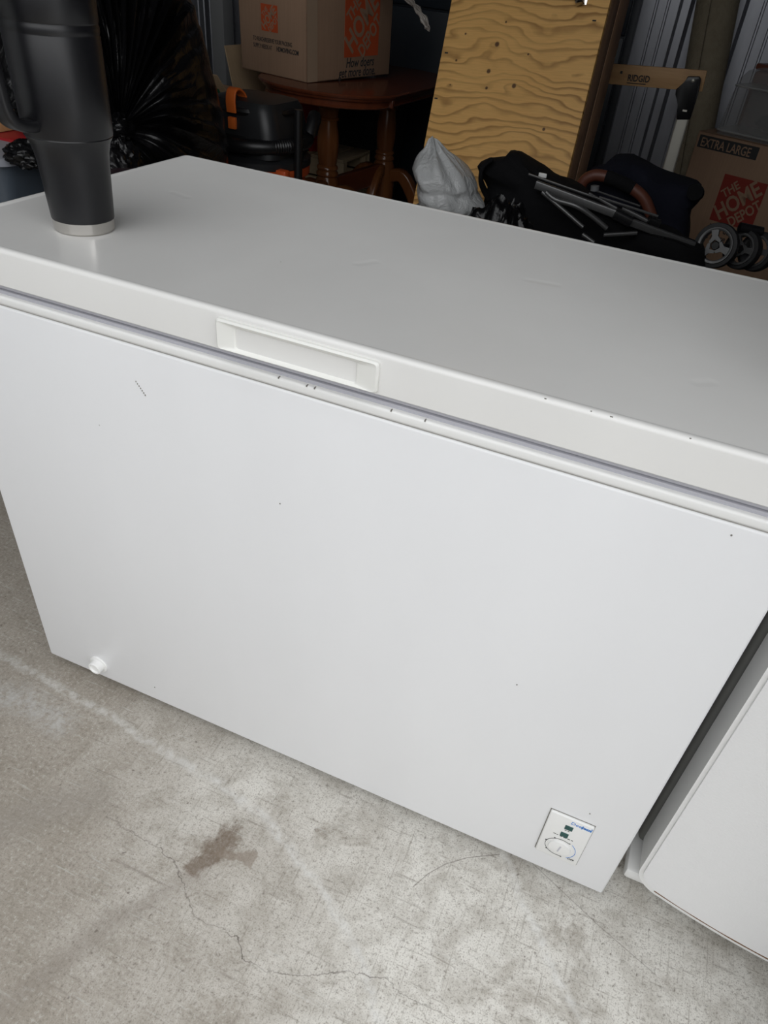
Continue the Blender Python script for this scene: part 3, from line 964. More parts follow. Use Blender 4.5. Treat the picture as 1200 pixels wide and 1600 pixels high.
# ------------------------------------------------------------------ pedestal table
tcx, thw = -0.662, 0.30
tbx = empty('pedestal_table', (tcx, 2.75, 0), 'glossy dark red wooden table with rounded end on two turned pedestals', 'table')
def stadium(hw, ya, yb, z, k=14, sq=0.36):
    o = []
    for i in range(k + 1):
        a = PI + PI * i / k
        o.append((tcx + hw * math.cos(a), ya + sq * hw / 0.3 * 0.75 * math.sin(a), z))
    for i in range(k + 1):
        a = PI * i / k
        o.append((tcx + hw * math.cos(a), yb + sq * hw / 0.3 * 0.75 * math.sin(a), z))
    return o
def rings_mesh(name, rr, m, parent, smooth=30):
    v, f = [], []
    k = len(rr[0])
    for r in rr:
        v += r
    for i in range(len(rr) - 1):
        for j in range(k):
            f.append((i * k + j, i * k + (j + 1) % k, (i + 1) * k + (j + 1) % k, (i + 1) * k + j))
    f.append(tuple(range(k))); f.append(tuple((len(rr) - 1) * k + j for j in range(k)))
    return data(name, v, f, m, parent, smooth)
YA, YB = 2.46, 3.10
rings_mesh('tabletop', [stadium(h, YA, YB, z) for h, z in ((0.285, ZTAB - 0.026), (0.292, ZTAB - 0.024), (0.296, ZTAB - 0.016), (0.304, ZTAB - 0.013), (0.308, ZTAB - 0.006), (0.303, ZTAB - 0.001), (0.296, ZTAB))], 'lacquer', tbx)
rings_mesh('apron', [stadium(h, YA, YB, z) for h, z in ((0.27, 0.682), (0.279, 0.682), (0.282, 0.686), (0.279, 0.690), (0.276, 0.692), (0.276, 0.706), (0.281, 0.711), (0.27, 0.712))], 'lacquer', tbx)
box('apron_block', (tcx + 0.268, 2.45, 0.681), (tcx + 0.291, 2.472, 0.712), 'lacquer', tbx, 0.003)
box('apron_block', (tcx + 0.268, 3.085, 0.681), (tcx + 0.291, 3.105, 0.712), 'lacquer', tbx, 0.003)
legp = [(0, 0.69), (0.05, 0.69), (0.05, 0.645), (0.043, 0.64), (0.041, 0.61), (0.046, 0.605), (0.046, 0.597), (0.038, 0.594), (0.040, 0.575), (0.046, 0.54), (0.048, 0.50), (0.046, 0.46), (0.041, 0.425), (0.039, 0.418), (0.046, 0.412), (0.048, 0.404), (0.044, 0.398), (0.044, 0.392), (0.049, 0.386), (0.049, 0.376), (0.043, 0.37), (0.052, 0.35), (0.058, 0.30), (0.058, 0.14), (0, 0.14)]
LEGS = ((-0.672, 2.47), (-0.612, 2.98))
for x, y in LEGS:
    lg = lathe('pedestal', legp, 'lacquer_leg', tbx, 40, 40, Matrix.Translation((x, y, 0)))
    for s in (-1, 1):
        pts = smoothpath([(x + s * 0.03, y, 0.30), (x + s * 0.11, y, 0.31), (x + s * 0.19, y, 0.20), (x + s * 0.25, y, 0.05), (x + s * 0.29, y, 0.03)], 5)
        tube('scroll_foot', pts, 0.03, 'lacquer_leg', lg, sec=rsec(0.06, 0.055, 0.012), ref=(0, 1, 0))
    tube('scroll_foot', smoothpath([(x, y - 0.03, 0.33), (x + 0.01, y - 0.10, 0.32), (x + 0.01, y - 0.17, 0.2), (x + 0.01, y - 0.22, 0.03)], 5), 0.03, 'lacquer_leg', lg, sec=rsec(0.055, 0.05, 0.012), ref=(1, 0, 0))
tube('stretcher', [(LEGS[0][0] + 0.01, LEGS[0][1] + 0.03, 0.315), (LEGS[1][0], LEGS[1][1] - 0.03, 0.315)], 0.03, 'lacquer', tbx, sec=rsec(0.04, 0.09, 0.008), ref=(0, 0, 1))
shift_tree(tbx)

# things below and behind the table
def bucket(name, x, y, z0, r0, r1, h, m, label, cat, rim=None, handle=True):
    e = empty(name, (x, y, z0), label, cat)
    t = 0.004
    lathe('shell', [(0, 0), (r0, 0), (r1, h), (r1 - t, h), (r0 - t, t), (0, t)], m, e, 36, 40)
    lathe('rim', [(r1 - 0.002, h - 0.03), (r1 + 0.008, h - 0.03), (r1 + 0.009, h), (r1 - 0.003, h + 0.003)], rim or m, e, 36, 40)
    return e
cr = empty('wooden_crate', (-0.99, 2.98, 0), 'pale wooden crate on the floor behind the front table pedestal', 'crate')
for i in range(4):
    for yy in (-0.15, 0.15):
        box('plank', (-0.23, yy - 0.009, 0.02 + i * 0.085), (0.23, yy + 0.009, 0.095 + i * 0.085), 'crate', cr, 0.002)
for i in range(5):
    box('plank', (-0.23 + i * 0.093, -0.16, 0.35), (-0.145 + i * 0.093, 0.16, 0.366), 'crate', cr, 0.002)
for xx in (-0.21, 0.21):
    for yy in (-0.125, 0.125):
        box('corner_post', (xx - 0.015, yy - 0.015, 0.0), (xx + 0.015, yy + 0.015, 0.35), 'crate', cr)
bucket('red_bucket', -1.03, 2.95, 0.3665, 0.105, 0.13, 0.25, 'red_plastic', 'dark red plastic bucket seen below the table top beside the shop vacuum', 'bucket')
gb = empty('trash_bin', (-0.86, 3.37, 0), 'dark grey plastic bin between the two table pedestals', 'bin')
rings_mesh('shell', [[(sx * a, sy * b, z) for sx, sy in ((-1, -1), (1, -1), (1, 1), (-1, 1))] for a, b, z in ((0.12, 0.1, 0), (0.16, 0.13, 0.56))], 'darkplastic', gb)
rings_mesh('swing_lid', [[(sx * a, sy * b, z) for sx, sy in ((-1, -1), (1, -1), (1, 1), (-1, 1))] for a, b, z in ((0.168, 0.138, 0.545), (0.168, 0.138, 0.58), (0.14, 0.1, 0.63))], 'darkplastic', gb)
nc = empty('storage_cabinet', (-0.20, 3.715, 0), 'dark navy cabinet standing behind the table against the back wall', 'cabinet')
box('carcass', (-0.75, -0.14, 0.0), (0.55, 0.14, 1.75), 'navy_panel', nc, 0.004)
for i, (a, b) in enumerate(((-0.745, -0.105), (-0.095, 0.545))):
    for z0, z1 in ((0.03, 0.98), (0.99, 1.72)):
        d = box('door', (a, -0.162, z0), (b, -0.143, z1), 'navy_panel', nc, 0.004)
        kx = b - 0.05 if i == 0 else a + 0.05
        box('door_knob', (kx - 0.01, -0.18, (z0 + z1) / 2 - 0.05), (kx + 0.01, -0.162, (z0 + z1) / 2 + 0.05), 'blackplastic', d, 0.004)

# ------------------------------------------------------------------ plywood panel with framing lumber
u3 = Vector((0.9905, -0.1117, 0.0775)).normalized()
w3 = Vector((-0.0316, 0.3656, 0.9302)).normalized()
u3 = (u3 - w3 * u3.dot(w3)).normalized()
n3 = w3.cross(u3)
pw_ = empty('plywood_panel', (-0.021, 1.71, 0), 'leaning plywood panel with dark knots, lumber frame and steel brackets', 'panel')
pw_.matrix_world = Matrix(((u3.x, n3.x, w3.x, -0.021), (u3.y, n3.y, w3.y, 1.71), (u3.z, n3.z, w3.z, 0.004), (0, 0, 0, 1)))
box('plywood_sheet', (0, 0, 0), (0.535, 0.016, 1.42), 'plywood', pw_, 0.0012, 1)
box('stud', (0.497, 0.017, 0.0), (0.535, 0.107, 1.42), 'stud', pw_, 0.002)
box('stud', (0.497, 0.1085, 0.0), (0.536, 0.215, 1.42), 'stud', pw_, 0.002)
box('stud', (0.0, 0.017, 0.0), (0.038, 0.107, 1.42), 'stud', pw_, 0.002)
for bxx, bz in ((0.095, 1.19), (0.447, 1.175)):
    br = box('bracket', (bxx - 0.017, -0.003, bz - 0.02), (bxx + 0.017, 0.0, bz + 0.075), 'steel', pw_, 0.001)
    tube('clasp', smoothpath([(bxx - 0.008, -0.002, bz + 0.06), (bxx - 0.008, -0.022, bz + 0.045), (bxx - 0.008, -0.032, bz + 0.015), (bxx - 0.005, -0.026, bz - 0.012), (bxx, -0.012, bz - 0.022)], 5), 0.006, 'steel', br, sec=rsec(0.024, 0.006, 0.002), ref=(0, 0, 1))
    lathe('rivet', [(0, 0.006), (0.005, 0.005), (0.007, 0.0)], 'steel', br, 12, 50, Matrix.Translation((bxx + 0.008, -0.003, bz + 0.02)) @ Matrix.Rotation(PI / 2, 4, 'X'))
for sx_, sz_ in ((0.5, 1.115), (0.018, 1.0), (0.012, 0.86)):
    box('screw', (sx_ - 0.006, -0.0007, sz_ - 0.002), (sx_ + 0.006, 0.002, sz_ + 0.002), 'dark_ink', pw_)

# ------------------------------------------------------------------ pole stand with lettered bar
st = empty('roller_stand', (0.752, 2.6, 0), 'wooden bar lettered RIDGID on an aluminium pole with black bracket', 'stand')
ba, bb = at(946, 115, 2.64), at(1101, 127, 2.62)
bd = (bb - ba).normalized()
bup = Vector((0, 0, 1)); bup = (bup - bd * bup.dot(bd)).normalized()
hh = 0.0335
bar = prism('wooden_bar', [ba - bup * hh, bb - bup * hh, bb + bup * hh, ba + bup * hh], Vector((0, 0.02, 0)), 'pine', st, 0.002)
tp = at(980, 126, 2.635)
text('lettering', 'RIDGID', 0.030, tp, bd, bup, 'dark_ink', bar, 0.02, 0, align='LEFT', sx=0.84, lift=0.004)
plate('underline', tp - bup * 0.008, bd, bup, 0.072, 0.0025, 'dark_ink', bar, 0.003, 0.001)
for q in ((971, 113), (1032, 116), (1040, 124)):
    p = at(*q, 2.634)
    box('screw', (p.x - 0.004, p.y - 0.003, p.z - 0.004), (p.x + 0.004, p.y + 0.002, p.z + 0.004), 'dark_ink', bar)
yh = 2.57
hp = [at(x, y, yh) for x, y in ((1074, 120), (1092, 120), (1095, 124), (1091, 145), (1078, 187), (1057, 187), (1060, 163), (1055, 148), (1056, 140), (1070, 129))]
hdm = prism('bracket', hp, Vector((0, 0.04, 0)), 'blackplastic', st, 0.003)
p = at(1083, 126, yh)
lathe('bolt', [(0, 0.004), (0.005, 0.003), (0.007, 0.0)], 'alu_bright', hdm, 12, 50, Matrix.Translation(p) @ Matrix.Rotation(PI / 2, 4, 'X'))
p = at(1070, 173, yh)
box('button', (p.x - 0.008, p.y - 0.002, p.z - 0.003), (p.x + 0.008, p.y + 0.002, p.z + 0.003), 'alu_bright', hdm)
pa = at(1067, 185, 2.59)
tube('pole', [pa, Vector((pa.x + 0.012, 2.6, 0.03))], 0.02, 'alu_bright', st, sec=rsec(0.046, 0.03, 0.006), ref=(0, 1, 0))
for k in range(3):
    a = 2 * PI * k / 3 + 0.4
    tube('leg', [(pa.x + 0.012, 2.6, 0.09), (pa.x + 0.012 + 0.2 * math.cos(a), 2.6 + 0.2 * math.sin(a), 0.012)], 0.011, 'blackplastic', st)
shift_tree(st)

# ------------------------------------------------------------------ rolled carpet / column at the back wall
cb, ct = at(1084, 215, 3.62), at(1124, 0, 3.66)
cdv = (ct - cb) / (ct.z - cb.z)
c0 = cb - cdv * cb.z
c1 = cb + cdv * (2.3 - cb.z)
v, f = [], []
turns, segs = 3.2, 90
L_ = c1 - c0
ax = L_.normalized()
sx3 = ax.cross(Vector((0, 1, 0))).normalized(); sy3 = ax.cross(sx3)
sec2 = []
for i in range(segs + 1):
    a = turns * 2 * PI * i / segs
    r = 0.03 + 0.062 * i / segs
    sec2.append((r, a))
for r, a in sec2:
    for dr in (0.0, 0.012):
        q = sx3 * math.cos(a) * (r + dr) + sy3 * math.sin(a) * (r + dr)
        v += [c0 + q, c1 + q]
for i in range(segs):
    b = i * 4
    f += [(b, b + 4, b + 5, b + 1), (b + 2, b + 3, b + 7, b + 6), (b + 1, b + 5, b + 7, b + 3), (b, b + 2, b + 6, b + 4)]
f += [(0, 1, 3, 2), (segs * 4, segs * 4 + 2, segs * 4 + 3, segs * 4 + 1)]
rc = data('carpet_roll', v, f, 'carpet', None, 50)
tag(rc, 'tall tan roll standing against the ribbed metal wall behind the wooden bar', 'roll')

# ------------------------------------------------------------------ extra large box, clear bin
XT = 0.685
xa = at(1093, 203, 3.33); xa.z = XT
xd = Vector((0.935, -0.355, 0)).normalized()
xn = Vector((-0.355, -0.935, 0)).normalized()
XL, XD2 = 0.60, 0.46
xb = empty('moving_box', tuple(Vector((xa.x, xa.y, 0)) + xd * XL / 2 - xn * XD2 / 2), 'big cardboard box marked EXTRA LARGE behind the stroller wheels', 'box')
o0 = Vector((xa.x, xa.y, 0))
Z3 = Vector((0, 0, 1))
xf = wallslab('long_side', o0, xd, Z3, XL, XT, -xn, 'card', xb)
wallslab('long_side', o0 - xn * XD2, xd, Z3, XL, XT, xn, 'card', xb)
wallslab('short_side', o0, -xn, Z3, XD2, XT, xd, 'card', xb)
wallslab('short_side', o0 + xd * XL, -xn, Z3, XD2, XT, -xd, 'card', xb)
wallslab('top_flap', o0 + Z3 * XT, xd, -xn, XL, XD2 / 2 - 0.002, -Z3, 'card', xb)
wallslab('top_flap', o0 + Z3 * XT - xn * (XD2 / 2 + 0.002), xd, -xn, XL, XD2 / 2 - 0.002, -Z3, 'card', xb)
plate('print_band', o0 + xd * 0.012 + Z3 * (XT - 0.065), xd, Z3, 0.285, 0.052, 'dark_ink', xf)
text('size_print', 'EXTRA LARGE', 0.052, o0 + xd * 0.024 + Z3 * (XT - 0.058), xd, Z3, 'card', xf, 0.012, 0, sx=0.73, lift=0.0016)
logo(o0 + xd * 0.185 + Z3 * 0.335, xd, Z3, 0.205, 'red_ink', 'card', xf)
text('slogan', 'How doers', 0.045, o0 + xd * 0.19 + Z3 * 0.29, xd, Z3, 'dark_ink', xf, 0.014, 0.2, sx=0.75)
text('slogan', 'get more done.', 0.045, o0 + xd * 0.165 + Z3 * 0.252, xd, Z3, 'dark_ink', xf, 0.014, 0.2, sx=0.75)
shift_tree(xb)
# clear bin on the box
def rrect(a, b, r, z, k=4):
    o = []
    for cx, cy, a0 in ((a - r, b - r, 0), (-a + r, b - r, 90), (-a + r, -b + r, 180), (a - r, -b + r, 270)):
        for i in range(k + 1):
            t = math.radians(a0 + 90 * i / k)
            o.append((cx + r * math.cos(t), cy + r * math.sin(t), z))
    return o
rzx = math.atan2(xd.y, xd.x)
bo = o0 + xd * 0.315 - xn * 0.165 + Z3 * (XT + 0.0005)
cbn = empty('clear_bin', tuple(bo), 'translucent plastic bin standing on the EXTRA LARGE cardboard box', 'bin', None, rzx)
rings_mesh('shell', [rrect(0.255, 0.14, 0.04, 0.0), rrect(0.245, 0.132, 0.045, 0.16), rrect(0.235, 0.125, 0.05, 0.225), rrect(0.215, 0.11, 0.05, 0.255), rrect(0.185, 0.09, 0.04, 0.266)], 'clear', cbn)
for zz, a in ((0.012, 0.258), (0.19, 0.243)):
    rings_mesh('rib_band', [rrect(a, a - 0.112, 0.045, zz), rrect(a + 0.003, a - 0.109, 0.045, zz + 0.004), rrect(a, a - 0.112, 0.045, zz + 0.008)], 'clear_edge', cbn)
box('inner_tray', (-0.17, -0.09, 0.004), (0.22, 0.09, 0.195), 'clear', cbn, 0.012, 3)
dcl = lump('dark_cloth', (0, 0, 0), (0.15, 0.07, 0.05), 'fabric_navy', None, 0.18, 3, 5, (40, 24))
dcl.location = bo + xd * 0.03 + Z3 * 0.066
dcl.rotation_euler.z = rzx
tag(dcl, 'dark bundle inside the translucent bin', 'bundle')
rb = empty('tool_case', tuple(o0 + xd * 0.30 - xn * 0.385 + Z3 * (XT + 0.0005)), 'rust brown case on the EXTRA LARGE box behind the translucent bin', 'case', None, rzx)
box('case_body', (-0.26, -0.06, 0.0), (0.26, 0.06, 0.245), 'rustbox', rb, 0.02, 3)
box('case_lid', (-0.262, -0.062, 0.247), (0.262, 0.062, 0.272), 'rustbox', rb, 0.008, 2)
tube('case_grip', smoothpath([(-0.07, 0, 0.27), (-0.065, 0, 0.295), (0, 0, 0.302), (0.065, 0, 0.295), (0.07, 0, 0.27)], 4), 0.008, 'pine', rb, 8)

# ------------------------------------------------------------------ black refuse bag with gathered neck
def pleated_bag(name, cen, rad, axis, m, label, seed):
    U, V = 300, 130
    cen = Vector(cen); axis = Vector(axis).normalized()
    s = axis.cross(Vector((0, 0, 1))).normalized(); t = s.cross(axis)
    rnd = random.Random(seed)
    ks = [(rnd.choice((19, 29, 37, 43, 53, 61)), rnd.uniform(0, 6.28), rnd.uniform(0.5, 1)) for _ in range(6)]
    v, f = [], []
    for j in range(V + 1):
        th = PI * (j / V) ** 1.25
        for i in range(U):
            a = 2 * PI * i / U
            d = axis * math.cos(th) + (s * math.cos(a) + t * math.sin(a)) * math.sin(th)
            A = math.exp(-((th - 0.48) / 0.42) ** 2) * 0.055 + 0.006 * math.exp(-((th - 1.2) / 0.5) ** 2)
            q = 0
            for kk, ph, am in ks:
                q += am * (0.5 - abs(math.sin(kk * 0.5 * a + ph + 0.9 * noise.noise(Vector((th * 1.6, kk, math.cos(a)))))))
            mod = 0.5 + 0.9 * abs(noise.noise(Vector((math.cos(a) * 2.1, math.sin(a) * 2.1, th * 2.5 + seed))))
            pinch = -0.20 * math.exp(-(th / 0.17) ** 2) + 0.03 * math.exp(-((th - 0.35) / 0.2) ** 2)
            big = 0.08 * noise.noise(d * 1.6 + Vector((seed, 0, 0))) + 0.03 * (0.4 - abs(noise.noise(d * 3 + Vector((0, seed, 0)))))
            r = 1 + pinch + A * q * mod + big
            p = cen + Vector((d.x * rad[0], d.y * rad[1], d.z * rad[2])) * r
            p.z = max(p.z, 0.004)
            v.append(p)
    for j in range(V):
        for i in range(U):
            f.append((j * U + i, j * U + (i + 1) % U, (j + 1) * U + (i + 1) % U, (j + 1) * U + i))
    root = empty(name, (cen.x, cen.y, 0), label, 'trash bag')
    data('sack', v, f, m, root, 60)
    tip = cen + Vector((axis.x * rad[0], axis.y * rad[1], axis.z * rad[2])) * 0.80
    lump('knot', tip, (0.035, 0.05, 0.035), m, root, 0.35, 4, seed, (40, 24))
    shift_tree(root)
    return root
kn = at(203, 158, 0.93)
bc, br3 = Vector((-0.785, 1.23, 0.60)), Vector((0.365, 0.355, 0.62))
tbg = pleated_bag('trash_bag', bc, br3, Vector([(kn[i] - bc[i]) / br3[i] for i in range(3)]), 'black_bag', 'big glossy black trash bag with gathered pleated neck, behind the tumbler', 3)
lump('loose_fold', at(190, 250, 0.86) - Vector((bc.x, bc.y, 0.03)), (0.05, 0.05, 0.07), 'black_bag', tbg, 0.2, 3, 12, (60, 40))
pb = lump('trash_bag', (-1.50, 1.72, 0.60), (0.27, 0.27, 0.62), 'black_bag2', None, 0.08, 3, 8, (80, 50), flatz=0.003)
tag(pb, 'black trash bag at the left edge behind the tumbler handle', 'trash bag')

# ------------------------------------------------------------------ shop vacuum
VX, VY = -0.615, 1.80
vc = empty('shop_vacuum', (VX, VY, 0), 'black and orange shop vacuum with coiled hose, in front of the table', 'vacuum')
lathe('drum', [(0, 0.06), (0.135, 0.06), (0.15, 0.08), (0.172, 0.51), (0.186, 0.52), (0.188, 0.548), (0.176, 0.55)], 'orange_drum', vc, 48, 40)
lathe('collar', [(0.176, 0.549), (0.19, 0.551), (0.19, 0.572), (0.172, 0.584), (0.0, 0.586)], 'darkplastic', vc, 48, 40)
rings_mesh('motor_head', [rrect(a, b, r, z) for a, b, r, z in ((0.15, 0.145, 0.05, 0.584), (0.145, 0.14, 0.05, 0.66), (0.13, 0.13, 0.05, 0.725), (0.118, 0.115, 0.045, 0.745), (0.09, 0.085, 0.04, 0.752))], 'darkplastic', vc)
lathe('head_band', [(0.12, 0.705), (0.139, 0.707), (0.143, 0.716), (0.139, 0.726), (0.12, 0.728)], 'blackplastic', vc, 40, 40)
prism('front_plate', [(-0.075, -0.142, 0.60), (0.04, -0.142, 0.60), (0.05, -0.14, 0.645), (-0.085, -0.14, 0.645)], (0, -0.006, 0), 'blackplastic', vc, 0.003)
px_ = -0.005
tube('clip', smoothpath([(px_, -0.147, 0.712), (px_, -0.150, 0.745), (px_, -0.142, 0.772), (px_, -0.12, 0.779), (px_, -0.09, 0.765), (px_, -0.078, 0.75)], 5), 0.02, 'orange_plastic', vc, sec=rsec(0.036, 0.008, 0.003), ref=(0, 1, 0))
box('clip_tab', (px_ - 0.016, -0.150, 0.662), (px_ + 0.013, -0.136, 0.698), 'orange_plastic', vc, 0.003)
hose = []
for i in range(66):
    a = math.radians(-215 + i * 4.0)
    hose.append((0.178 * math.cos(a), 0.172 * math.sin(a), 0.606 + 0.0004 * i))
hose += [(0.178, 0.07, 0.66), (0.165, 0.12, 0.70)]
tube('hose', smoothpath(hose, 3), 0.024, 'blackplastic', vc, 12, rfun=lambda t: 1 + 0.05 * math.sin(t * 620))
box('corner_lug', (0.15, -0.135, 0.485), (0.19, -0.10, 0.56), 'orange_drum', vc, 0.006)
tube('wand', [(0.215, -0.10, 0.03), (0.212, -0.085, 0.40), (0.21, -0.08, 0.745)], 0.014, 'blackplastic', vc, 14)
for a in (45, 135, 225, 315):
    x, y = 0.16 * math.cos(math.radians(a)), 0.16 * math.sin(math.radians(a))
    tube('caster_leg', [(x * 0.8, y * 0.8, 0.075), (x, y, 0.05)], 0.02, 'blackplastic', vc)
    lathe('caster', [(0, -0.012), (0.026, -0.012), (0.028, -0.008), (0.028, 0.008), (0.026, 0.012), (0, 0.012)], 'blackplastic', vc, 20, 40, Matrix.Translation((x, y, 0.028)) @ Matrix.Rotation(PI / 2, 4, 'X'))
# cartons behind the vacuum
c2 = empty('carton', (-1.375, 2.62, 0), 'open brown carton with green print behind the shop vacuum', 'box')
box('side', (-0.25, -0.18, 0.0), (0.25, -0.172, 0.60), 'card', c2)
box('side', (-0.25, 0.172, 0.0), (0.25, 0.18, 0.60), 'card', c2)
box('side', (-0.25, -0.172, 0.0), (-0.242, 0.172, 0.60), 'card', c2)
box('side', (0.242, -0.172, 0.0), (0.25, 0.172, 0.60), 'card', c2)
prism('flap', [(-0.25, -0.18, 0.60), (0.24, -0.18, 0.60), (0.22, -0.26, 0.70), (-0.22, -0.26, 0.70)], (0, 0.005, 0.003), 'card_in', c2, 0.001)
prism('flap', [(0.25, -0.17, 0.60), (0.25, 0.17, 0.60), (0.19, 0.14, 0.80), (0.19, -0.15, 0.80)], (0.005, 0, 0.002), 'card_in', c2, 0.001)
prism('green_print', [(0.13, -0.2055, 0.628), (0.2, -0.2055, 0.628), (0.196, -0.2175, 0.645), (0.13, -0.2175, 0.645)], (0, -0.001, 0), 'green', c2)

# ------------------------------------------------------------------ left edge clutter
def tote(name, cx, cy, a, b, z0, h, m, rim, label, rz=0.0, lidm=None):
    e = empty(name, (cx, cy, z0), label, 'bin', None, rz)
    rings_mesh('shell', [rrect(a * 0.88, b * 0.88, 0.03, 0), rrect(a, b, 0.035, h), rrect(a - 0.006, b - 0.006, 0.03, h), rrect(a * 0.88 - 0.006, b * 0.88 - 0.006, 0.025, 0.006)], m, e)
    rings_mesh('rim', [rrect(a + 0.001, b + 0.001, 0.036, h - 0.016), rrect(a + 0.012, b + 0.012, 0.045, h - 0.016), rrect(a + 0.012, b + 0.012, 0.045, h), rrect(a - 0.008, b - 0.008, 0.03, h + 0.002)], rim, e)
    if lidm:
        rings_mesh('lid', [rrect(a + 0.012, b + 0.012, 0.045, h), rrect(a + 0.012, b + 0.012, 0.045, h + 0.012), rrect(a - 0.03, b - 0.03, 0.04, h + 0.02)], lidm, e)
    return e
tote('storage_bin', -0.655, 0.71, 0.145, 0.12, 0, 0.745, 'blue_bin', 'bin_rim', 'blue grey plastic bin with pale rim at the left edge beside the lid')
tote('storage_bin', -0.30, 0.72, 0.085, 0.12, 0, 0.70, 'purple', 'purple', 'narrow dark plum bin just left of the tumbler base', 0.0, 'purple')
rbx = empty('red_case', (-0.625, 0.76, 0.008), 'flat red case sticking out of the blue grey bin', 'case')
box('case_base', (-0.09, -0.04, 0.0), (0.085, 0.04, 0.725), 'red_plastic', rbx, 0.006)
box('case_lid', (-0.094, -0.044, 0.726), (0.089, 0.044, 0.745), 'red_plastic', rbx, 0.004)
ob = empty('orange_carton', (-0.685, 0.765, 0.754), 'small tan carton on top of the red case', 'box')
box('carton_body', (-0.06, -0.035, 0.0), (0.025, 0.035, 0.04), 'pine', ob, 0.002)
box('carton_flap', (-0.061, -0.036, 0.0405), (0.026, 0.036, 0.043), 'pine', ob, 0.001)
bk = lump('black_bag', (-0.475, 0.655, 0.752), (0.052, 0.055, 0.028), 'black_bag', None, 0.2, 4, 21, (60, 40))
tag(bk, 'crumpled black bag lying over the corner of the blue grey bin', 'bag')

# ------------------------------------------------------------------ white bag in a grey bucket
wbk = bucket('grey_bucket', 0.225, 1.525, 0, 0.088, 0.105, 0.585, 'greyplastic', 'grey bin holding the white plastic bag in front of the plywood', 'bin')
wb_top = at(676, 222, 1.5)
def whitebag():
    U, V = 90, 60
    v, f = [], []
    prof = [(0.0, 0.47), (0.075, 0.47), (0.088, 0.55), (0.09, 0.59), (0.101, 0.605), (0.104, 0.625), (0.094, 0.645), (0.098, 0.66), (0.096, 0.68), (0.088, 0.695), (0.075, 0.712), (0.055, 0.728), (0.034, 0.742), (0.022, 0.755), (0.012, 0.765), (0, 0.768)]
    P = smoothpath([Vector((r, z, 0)) for r, z in prof], 4)
    k = len(P)
    for i in range(U):
        a = 2 * PI * i / U
        for j, p in enumerate(P):
            t = j / (k - 1)
            d = Vector((math.cos(a), math.sin(a), 0))
            w_ = 1 + 0.16 * noise.noise(Vector((d.x * 1.6, d.y * 1.6, p.y * 9))) + 0.09 * (0.4 - abs(noise.noise(Vector((d.x * 4, d.y * 4, p.y * 22))))) + 0.05 * math.sin(a * 9 + 3 * noise.noise(Vector((p.y * 12, 0, 1)))) * max(0, t - 0.3)
            if t < 0.22:
                w_ = 1
            lean = max(0, p.y - 0.61) * 1.25
            v.append((0.225 + d.x * p.x * w_ - lean * 0.42, 1.525 + d.y * p.x * w_, p.y + 0.02 * noise.noise(Vector((d.x * 2, d.y * 2, 7))) * t))
    for i in range(U):
        for j in range(k - 1):
            f.append((i * k + j, ((i + 1) % U) * k + j, ((i + 1) % U) * k + j + 1, i * k + j + 1))
    return data('plastic_bag', v, f, 'white_bag', None, 70)
tag(whitebag(), 'crumpled white plastic bag stuffed in the grey bin before the plywood', 'bag')

# ------------------------------------------------------------------ folded stroller with black bag
sup = tote('storage_bin', 0.885, 1.68, 0.31, 0.20, 0, 0.45, 'darkplastic', 'darkplastic', 'charcoal lidded bin under the folded stroller', 0.0, 'darkplastic')
bb_ = lump('trash_bag', (0.435, 1.33, 0.37), (0.135, 0.12, 0.325), 'black_bag', None, 0.12, 3, 31, (90, 60), flatz=0.003)
tag(bb_, 'shiny black bag between the white bag and the folded stroller', 'trash bag')
sr = empty('folded_stroller', (0.75, 1.7, 0.47), 'folded black stroller with grey tubes, brown grip and three-spoke wheels', 'stroller')
def fabric(name, outline, y0, y1, m, parent, seed=0, puff=0.02):
    """cloth panel with body: outline in pixels at two depths"""
    k = len(outline)
    cx = sum(p[0] for p in outline) / k; cy = sum(p[1] for p in outline) / k
    v, f = [], []
    layers = [(0.0, 0.55), (0.02, 0.85), (0.2, 1.0), (0.5, 1.02), (0.8, 1.0), (0.98, 0.85), (1.0, 0.55)]
    for t, s in layers:
        Y = y0 + (y1 - y0) * t
        for i, (x, y) in enumerate(outline):
            p0 = at(x, y, (y0 + y1) / 2)
            pc_ = at(cx, cy, (y0 + y1) / 2)
            p = pc_ + (p0 - pc_) * s
            p.y += Y - (y0 + y1) / 2
            nz = noise.noise(Vector((p.x * 16, p.z * 16, t * 3 + seed)))
            v.append(p + Vector((0, puff * nz, 0.006 * nz)))
    for i in range(len(layers) - 1):
        for j in range(k):
            f.append((i * k + j, i * k + (j + 1) % k, (i + 1) * k + (j + 1) % k, (i + 1) * k + j))
    f.append(tuple(range(k))); f.append(tuple((len(layers) - 1) * k + j for j in range(k)))
    o = data(name, v, f, m, parent, 70)
    return o
def dense(pts, k=4):
    P = [Vector((a, b, 0)) for a, b in pts]
    out = []
    for i in range(len(P)):
        a, b = P[i], P[(i + 1) % len(P)]
        for j in range(k):
            out.append(a.lerp(b, j / k))
    return [(p.x, p.y) for p in out]
fabric('seat_fabric', dense([(752, 256), (768, 247), (792, 245), (800, 236), (812, 237), (838, 256), (872, 276), (905, 292), (960, 325), (1010, 350), (1060, 368), (1096, 385), (1100, 425), (960, 420), (860, 400), (780, 360), (758, 330), (766, 290)]), 1.62, 1.74, 'fabric_black', sr, 2, 0.03)
tube('carry_strap', smoothpath([at(768, 250, 1.62), at(754, 262, 1.6), at(751, 280, 1.6), at(756, 296, 1.62), at(764, 310, 1.63)], 5), 0.012, 'fabric_black', sr, sec=rsec(0.012, 0.03, 0.004), ref=(0, 1, 0))
